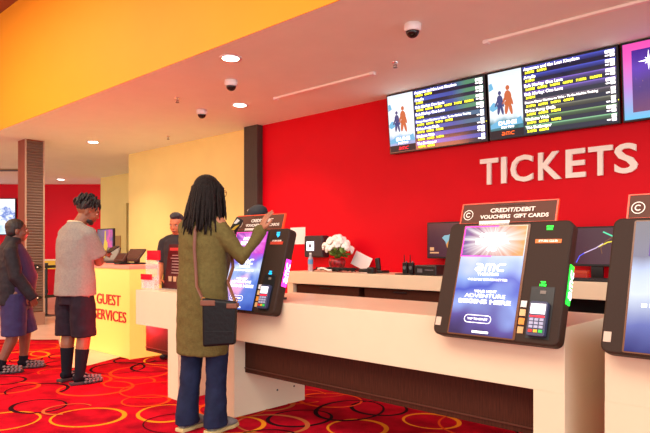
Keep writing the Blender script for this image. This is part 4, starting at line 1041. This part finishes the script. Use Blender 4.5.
def sandals(root, legs, big=1.0, top=None, sock_h=.34, yawp=(0, 0)):
    for (h_, k_, a_), yw in zip(legs, yawp):
        a2 = Vector(a_); k2 = Vector(k_); kn = Vector((k2.x, k2.y - .02, k2.z - .12)) 
        Rz = Matrix.Rotation(R(yw), 3, 'Z')
        # sock: leg tube plus foot
        tt = (a2.z - sock_h) / (a2.z - kn.z) if False else (sock_h - a2.z) / (kn.z - a2.z)
        st_ = a2.lerp(kn, min(1, max(0, tt))); rtop = (.040 + (.060 - .040) * min(1, max(0, tt)) + .005) * big
        mb = MB(); mb.tube([st_, a2.lerp(st_, .5), a2 + Vector((0, 0, .01)), a2 + Vector((0, 0, -.03))], [rtop, (rtop + .045*big)/2, .046*big, .042*big], 16)
        f0 = Vector((a2.x, a2.y, 0)); mb.tube([f0 + Rz @ Vector((0, -.055, .055))*1, f0 + Rz @ Vector((0, .0, .062)), f0 + Rz @ Vector((0, .09, .05)), f0 + Rz @ Vector((0, .16, .038))], [(.030, .028), (.036, .040), (.042, .028), (.03, .014)], 14, up=(1, 0, 0))
        remesh(mb, 'sock', M['sock'], .006, root, 3)
        mb = MB(); pts = [(-.036, -.085), (.036, -.085), (.042, -.02), (.044, .04), (.054, .12), (.04, .195), (0, .212), (-.04, .195), (-.054, .12), (-.044, .04), (-.042, -.02)]
        lo = [mb.bm.verts.new(f0 + Rz @ Vector((x, y, 0))) for x, y in pts]; hi = [mb.bm.verts.new(f0 + Rz @ Vector((x, y, .026))) for x, y in pts]
        mb.bm.faces.new(lo); mb.bm.faces.new(hi)
        for k in range(len(pts)): mb.bm.faces.new([lo[k], lo[(k+1) % len(pts)], hi[(k+1) % len(pts)], hi[k]])
        sn = mb.build('sandal', M['sandal'], root, bevel=.006)
        mb = MB()      # chunky knotted upper of the slide
        for i in range(5):
            for j in range(7):
                y = .035 + i*.034; a = R(-10 + 200 * j / 6); rx = .058 - .003*i; rz = .056 - .006*i
                mb.ell(f0 + Rz @ Vector((rx*math.cos(a), y + .008*(j % 2), .024 + rz*max(0, math.sin(a)))), (.016, .017, .012), u=8, v=6)
        mb.build('sandal_upper', M['sandal2'], sn, smooth=True)
sandals(rt, legs, 1.0, sock_h=.315, yawp=(4, -18))
# twists
q = random.Random(8); mb = MB()
mb.ell(hc + Rm @ (Vector((0, -.022, .040))*1.03), (.080, .094, .088), Rm, 18, 12)
for k in range(130):
    az = R(q.uniform(-180, 180)); el = R(q.uniform(0, 88)); base = Vector((.082*math.sin(az)*math.cos(el), -.02 - .098*math.cos(az)*math.cos(el), .036 + .092*math.sin(el)))
    if base.y > .045 and base.z < .07: continue
    nrm = Vector((base.x/.08, (base.y + .02)/.1, (base.z - .03)/.09)).normalized()
    l = q.uniform(.03, .06); p0_ = base*.96; p1_ = base + nrm*l*.5 + Vector((q.uniform(-.008, .008), q.uniform(-.008, .008), .004)); p2_ = p1_ + nrm*l*.15 + Vector((0, 0, -l*.55)); p3_ = p2_ + Vector((q.uniform(-.006, .006), 0, -l*.5))
    mb.tube([hc + Rm @ (p_*1.03) for p_ in (p0_, p1_, p2_, p3_)], [.0085, .0085, .0075, .005], 6)
mb.build('twisted_hair', M['hair'], rt, smooth=True)
# phone / wallet in his hand
mp = MB().prism(rrect(-.036, -.07, .036, .075, .008), -.005, .005).build('phone_in_hand', M['black'], bevel=.002); mp.name = 'smartphone'
mp.location = (-5.535, 2.86, 1.222); mp.rotation_euler = (R(-65), 0, R(20)); tag(mp, 'black phone in the hands of the man', 'phone')

# ---- boy ---------------------------------------------------------
pb = Person('boy at the left edge in a black jacket, purple shirt and blue shorts', (-6.36, 2.24), -20, .0015)
rt = pb.root; s = .9
hc = Vector((.0, .03, 1.405))
shR, elR, wrR = Vector((.155, -.03, 1.195)), Vector((.195, .02, .96)), Vector((.195, .15, .77))
shL, elL, wrL = Vector((-.155, -.03, 1.195)), Vector((-.20, .0, .96)), Vector((-.20, .10, .77))
mb = MB()
mb.tube([(0, 0, .74), (0, 0, .86), (0, .02, .98), (0, .01, 1.12), (0, 0, 1.23), (0, 0, 1.28)], [(.14, .12), (.15, .13), (.15, .14), (.145, .115), (.13, .09), (.055, .055)], 20)
mb.limb([(0, 0, 1.25), (0, .02, 1.36)], [.054, .052])
Rm = head(mb, hc, 4, -3, 0, .97)
for a_, b2, c_ in ((shR, elR, wrR), (shL, elL, wrL)): mb.limb([a_, b2, c_], [.055, .042, .027])
hand(mb, wrR, (0, .35, -1), (1, 0, 0), 1, .88, .35); hand(mb, wrL, (0, .35, -1), (-1, 0, 0), -1, .88, .35)
nl = pb.L(floor_pt(8, 376) + (0,)); fl_ = pb.L(floor_pt(33, 368.5) + (0,))
legs = [((-.085, 0, .78), (-.09, fl_.y*.7 - .01, .42), (-.10, .085, .085)), ((.085, 0, .78), (.09, -.0, .42), (.095, -.12, .085))]
for h_, k_, a_ in legs: mb.limb([h_, k_, (k_[0], k_[1]*.9 + a_[1]*.1 - .01, k_[2] - .10), a_], [.095, .060, .056, .036])
remesh(mb, 'body', M['skin_b'], .0056, rt, 3); face_parts(rt, hc, Rm, .97, None)
mb = MB(); mb.ell(hc + Rm @ Vector((0, -.022, .038)), (.079, .094, .086), Rm, 18, 12); mb.ell(hc + Rm @ Vector((0, -.045, .0)), (.074, .062, .07), Rm, 18, 12)
remesh(mb, 'cropped_hair', M['hair'], .006, rt, 2, .5, .006, .01)
mb = MB(); mb.tube([(0, .01, .66), (0, .02, .80), (0, .035, .95), (0, .02, 1.10), (0, .0, 1.22), (0, .0, 1.29)], [(.168, .165), (.172, .175), (.170, .182), (.16, .145), (.15, .105), (.065, .062)], 24)
remesh(mb, 'shirt', M['purple'], .009, rt, 4, .5, .008, .08)
mb = MB(); mb.tube([(0, -.045, .67), (0, -.045, .82), (0, -.035, .95), (0, -.03, 1.10), (0, -.025, 1.22), (0, -.01, 1.295), (0, -.0, 1.345)], [(.182, .125), (.19, .128), (.188, .130), (.178, .122), (.162, .11), (.092, .082), (.074, .074)], 24)
for a_, b2, c_ in ((shR, elR, wrR), (shL, elL, wrL)):
    mb.tube([a_, a_.lerp(b2, .5), b2, c_ + (c_ - b2)*.22], [.068, .068, .064, .052], 16); mb.limb([(a_.x*.2, -.01, 1.275), (a_.x*.62, -.02, 1.235), a_], [.052, .060, .070], 14)
remesh(mb, 'jacket', M['jacket'], .009, rt, 5, .5, .016, .07)
mb = MB(); mb.tube([(0, .01, .62), (0, .01, .80)], [(.155, .135), (.14, .12)], 20)
for h_, k_, a_ in legs: mb.tube([h_, ((h_[0] + k_[0])/2, (h_[1] + k_[1])/2, .58), (k_[0], k_[1], .365)], [(.108, .12), (.108, .12), (.105, .115)], 18)
remesh(mb, 'shorts', M['navy'], .008, rt, 4, .5, .012, .08)
sandals(rt, legs, .92, sock_h=.135, yawp=(0, 0))

# ---- staff -------------------------------------------------------
def staff(label, xy, yaw, hc, capped, skin):
    P_ = Person(label, xy, yaw, 0.0); rt = P_.root; hc = Vector(hc)
    dz = hc.z - 1.55; ns = 1.37 + dz
    mb = MB()
    mb.tube([(0, 0, .80), (0, 0, .95), (0, 0, 1.12), (0, 0, ns - .12), (0, 0, ns), (0, .005, ns + .05)], [(.14, .10), (.145, .10), (.13, .095), (.155, .11), (.15, .09), (.06, .055)], 20)
    mb.limb([(0, .005, ns + .02), (hc.x*.8, hc.y*.7, hc.z - .07)], [.056, .054]); Rm = head(mb, hc, 0, -14, 0, .98)
    arms = []
    for sd in (-1, 1):
        a_, b2, c_ = Vector((sd*.168, 0, ns - .03)), Vector((sd*.20, .0, ns - .28)), Vector((sd*.15, .16, ns - .44)); arms.append((a_, b2, c_))
        mb.limb([a_, b2, c_], [.055, .043, .027]); hand(mb, c_, (-sd*.3, 1, -.15), (sd*.2, 0, 1), -sd, .95, .4)
    legs = [((sd*.09, 0, .88), (sd*.10, .02, .47), (sd*.10, -.01, .09)) for sd in (-1, 1)]
    for h_, k_, a_ in legs: mb.limb([h_, k_, a_], [.09, .06, .04])
    remesh(mb, 'body', skin, .0058, rt, 3); face_parts(rt, hc, Rm, .98, None)
    mb = MB(); mb.tube([(0, 0, .86), (0, 0, 1.0), (0, 0, 1.15), (0, 0, ns - .10), (0, 0, ns), (0, .004, ns + .045), (0, .006, ns + .075)], [(.17, .13), (.168, .125), (.165, .12), (.172, .125), (.16, .105), (.08, .075), (.072, .068)], 24)
    for a_, b2, c_ in arms: mb.tube([a_, a_.lerp(b2, .5), a_.lerp(b2, .85)], [.064, .068, .068], 16); mb.limb([(a_.x*.2, 0, ns + .035), (a_.x*.6, 0, ns + .012), a_], [.052, .058, .064], 14)
    remesh(mb, 'shirt', M['shirtk'], .009, rt, 4, .5, .01, .08)
    mb = MB(); mb.tube([(0, 0, .80), (0, 0, .95)], [(.155, .12), (.15, .115)], 20)
    for h_, k_, a_ in legs: mb.tube([h_, k_, (a_[0], a_[1], .06)], [(.1, .1), (.082, .085), (.072, .078)], 16)
    remesh(mb, 'trousers', M['blackm'], .009, rt, 3)
    for h_, k_, a_ in legs:
        mb = MB(); c = Vector((a_[0], a_[1] + .05, 0)); mb.tube([c + Vector((0, -.11, .045)), c + Vector((0, -.05, .055)), c + Vector((0, .04, .05)), c + Vector((0, .15, .03))], [(.034, .04), (.042, .052), (.046, .045), (.034, .026)], 14, up=(1, 0, 0)); remesh(mb, 'shoe', M['black'], .008, rt, 2)
    if not capped:
        mb = MB(); mb.ell(hc + Rm @ Vector((0, -.024, .048)), (.076, .086, .082), Rm, 18, 12); mb.ell(hc + Rm @ Vector((0, .012, .102)), (.062, .072, .042), Rm); remesh(mb, 'short_hair', mat('hair_slate', hexc(40, 36, 44), .6), .006, rt, 2, .5, .008, .015)
    else:
        mb = MB(); mb.ell(hc + Rm @ Vector((0, -.018, .040)), (.080, .096, .078), Rm, 18, 12); mb.build('hair', M['hair'], rt, smooth=True)
        mb = MB(); mb.ell(hc + Rm @ Vector((0, -.010, .056)), (.090, .106, .082), Rm, 24, 14)
        mb.ell(hc + Rm @ Vector((0, .115, .042)), (.078, .075, .012), Rm @ Matrix.Rotation(R(-12), 3, 'X'), 20, 8)
        cp = remesh(mb, 'cap', M['cap'], .006, rt, 2)
        mb = MB(); tt = MB(); amc(tt, -.035, 0, .017, -.001, .001, .005)
        tt.xf((Matrix.Translation(hc) @ Rm.to_4x4()) @ Matrix.Translation((0, .086, .098)) @ Matrix.Rotation(R(180), 4, 'Z') @ Matrix.Rotation(R(-38), 4, 'X')); tt.build('cap_logo', M['text_w'], cp); mb.bm.free()
    return rt
e1 = at(179.5, 226, 3.80)
staff('staff member in a dark shirt with short hair behind the dark poster stand', (e1.x, 3.78), 212, (0, .03, 1.50), False, M['skin_e'])
e2 = at(258, 215, 3.95)
staff('staff member in a black cap behind the kiosk, looking down', (e2.x, 3.95), 145, (0, .0, 1.535), True, M['skin_m'])

# ------------------------------------------------------------------ lights
def area(name, loc, rot, sx, sy, e, c):
    Lg = bpy.data.lights.new(name, 'AREA'); Lg.shape = 'RECTANGLE'; Lg.size = sx; Lg.size_y = sy; Lg.energy = e; Lg.color = c
    o = bpy.data.objects.new(name, Lg); COL.objects.link(o); o.location = loc; o.rotation_euler = rot; return o
area('lobby_light', (-2.0, -1.2, 4.62), (0, 0, 0), 5, 3, 400, (1, .90, .78))
area('lobby_light', (-8.0, .4, 4.62), (0, 0, 0), 4, 2, 230, (1, .82, .56))
area('counter_red_light', (-6.9, 3.31, 1.0), (R(-85), 0, 0), 1.6, .05, 34, (1, .03, .06))
area('orange_fill_light', (-7.5, .2, 2.3), (R(60), 0, R(-35)), 2.5, .3, 60, (1, .26, .08))  # unseen orange lamp added to warm the short desk's front from the left
Lp = bpy.data.lights.new('under_desk_red_light', 'POINT'); Lp.energy = 45; Lp.color = (1, .04, .05); Lp.shadow_soft_size = .12
lo = bpy.data.objects.new('under_desk_red_light', Lp); COL.objects.link(lo); lo.location = (-4.78, 2.76, .54)
# lobby beyond the frame: warm to the left, cool daylight from the right
w = bpy.data.worlds.new('world'); sc.world = w; w.use_nodes = True; nt = w.node_tree
tc = nt.nodes.new('ShaderNodeTexCoord'); sp = nt.nodes.new('ShaderNodeSeparateXYZ'); nt.links.new(tc.outputs['Generated'], sp.inputs[0])
mr = nt.nodes.new('ShaderNodeMapRange'); mr.inputs['From Min'].default_value = -.5; mr.inputs['From Max'].default_value = .9; nt.links.new(sp.outputs['X'], mr.inputs['Value'])
mx = nt.nodes.new('ShaderNodeMix'); mx.data_type = 'RGBA'; nt.links.new(mr.outputs[0], mx.inputs['Factor']); mx.inputs['A'].default_value = (1.2, 1.0, .78, 1); mx.inputs['B'].default_value = (3.0, 3.3, 3.5, 1)
nt.links.new(mx.outputs['Result'], nt.nodes['Background'].inputs[0]); nt.nodes['Background'].inputs[1].default_value = 1.0

# ------------------------------------------------------------------ camera
cd_ = bpy.data.cameras.new('camera'); co = bpy.data.objects.new('camera', cd_); COL.objects.link(co); sc.camera = co
cd_.sensor_width = 36; cd_.lens = 595 / 650 * 36; cd_.shift_y = 33.5 / 650
co.location = (0, 0, CAM_H); co.rotation_euler = (R(90), 0, R(43)); cd_.clip_start = .05
vs = sc.view_settings; vs.view_transform = 'Standard'; vs.look = 'None'; vs.exposure = 0.0; vs.gamma = 1.0; vs.use_curve_mapping = False
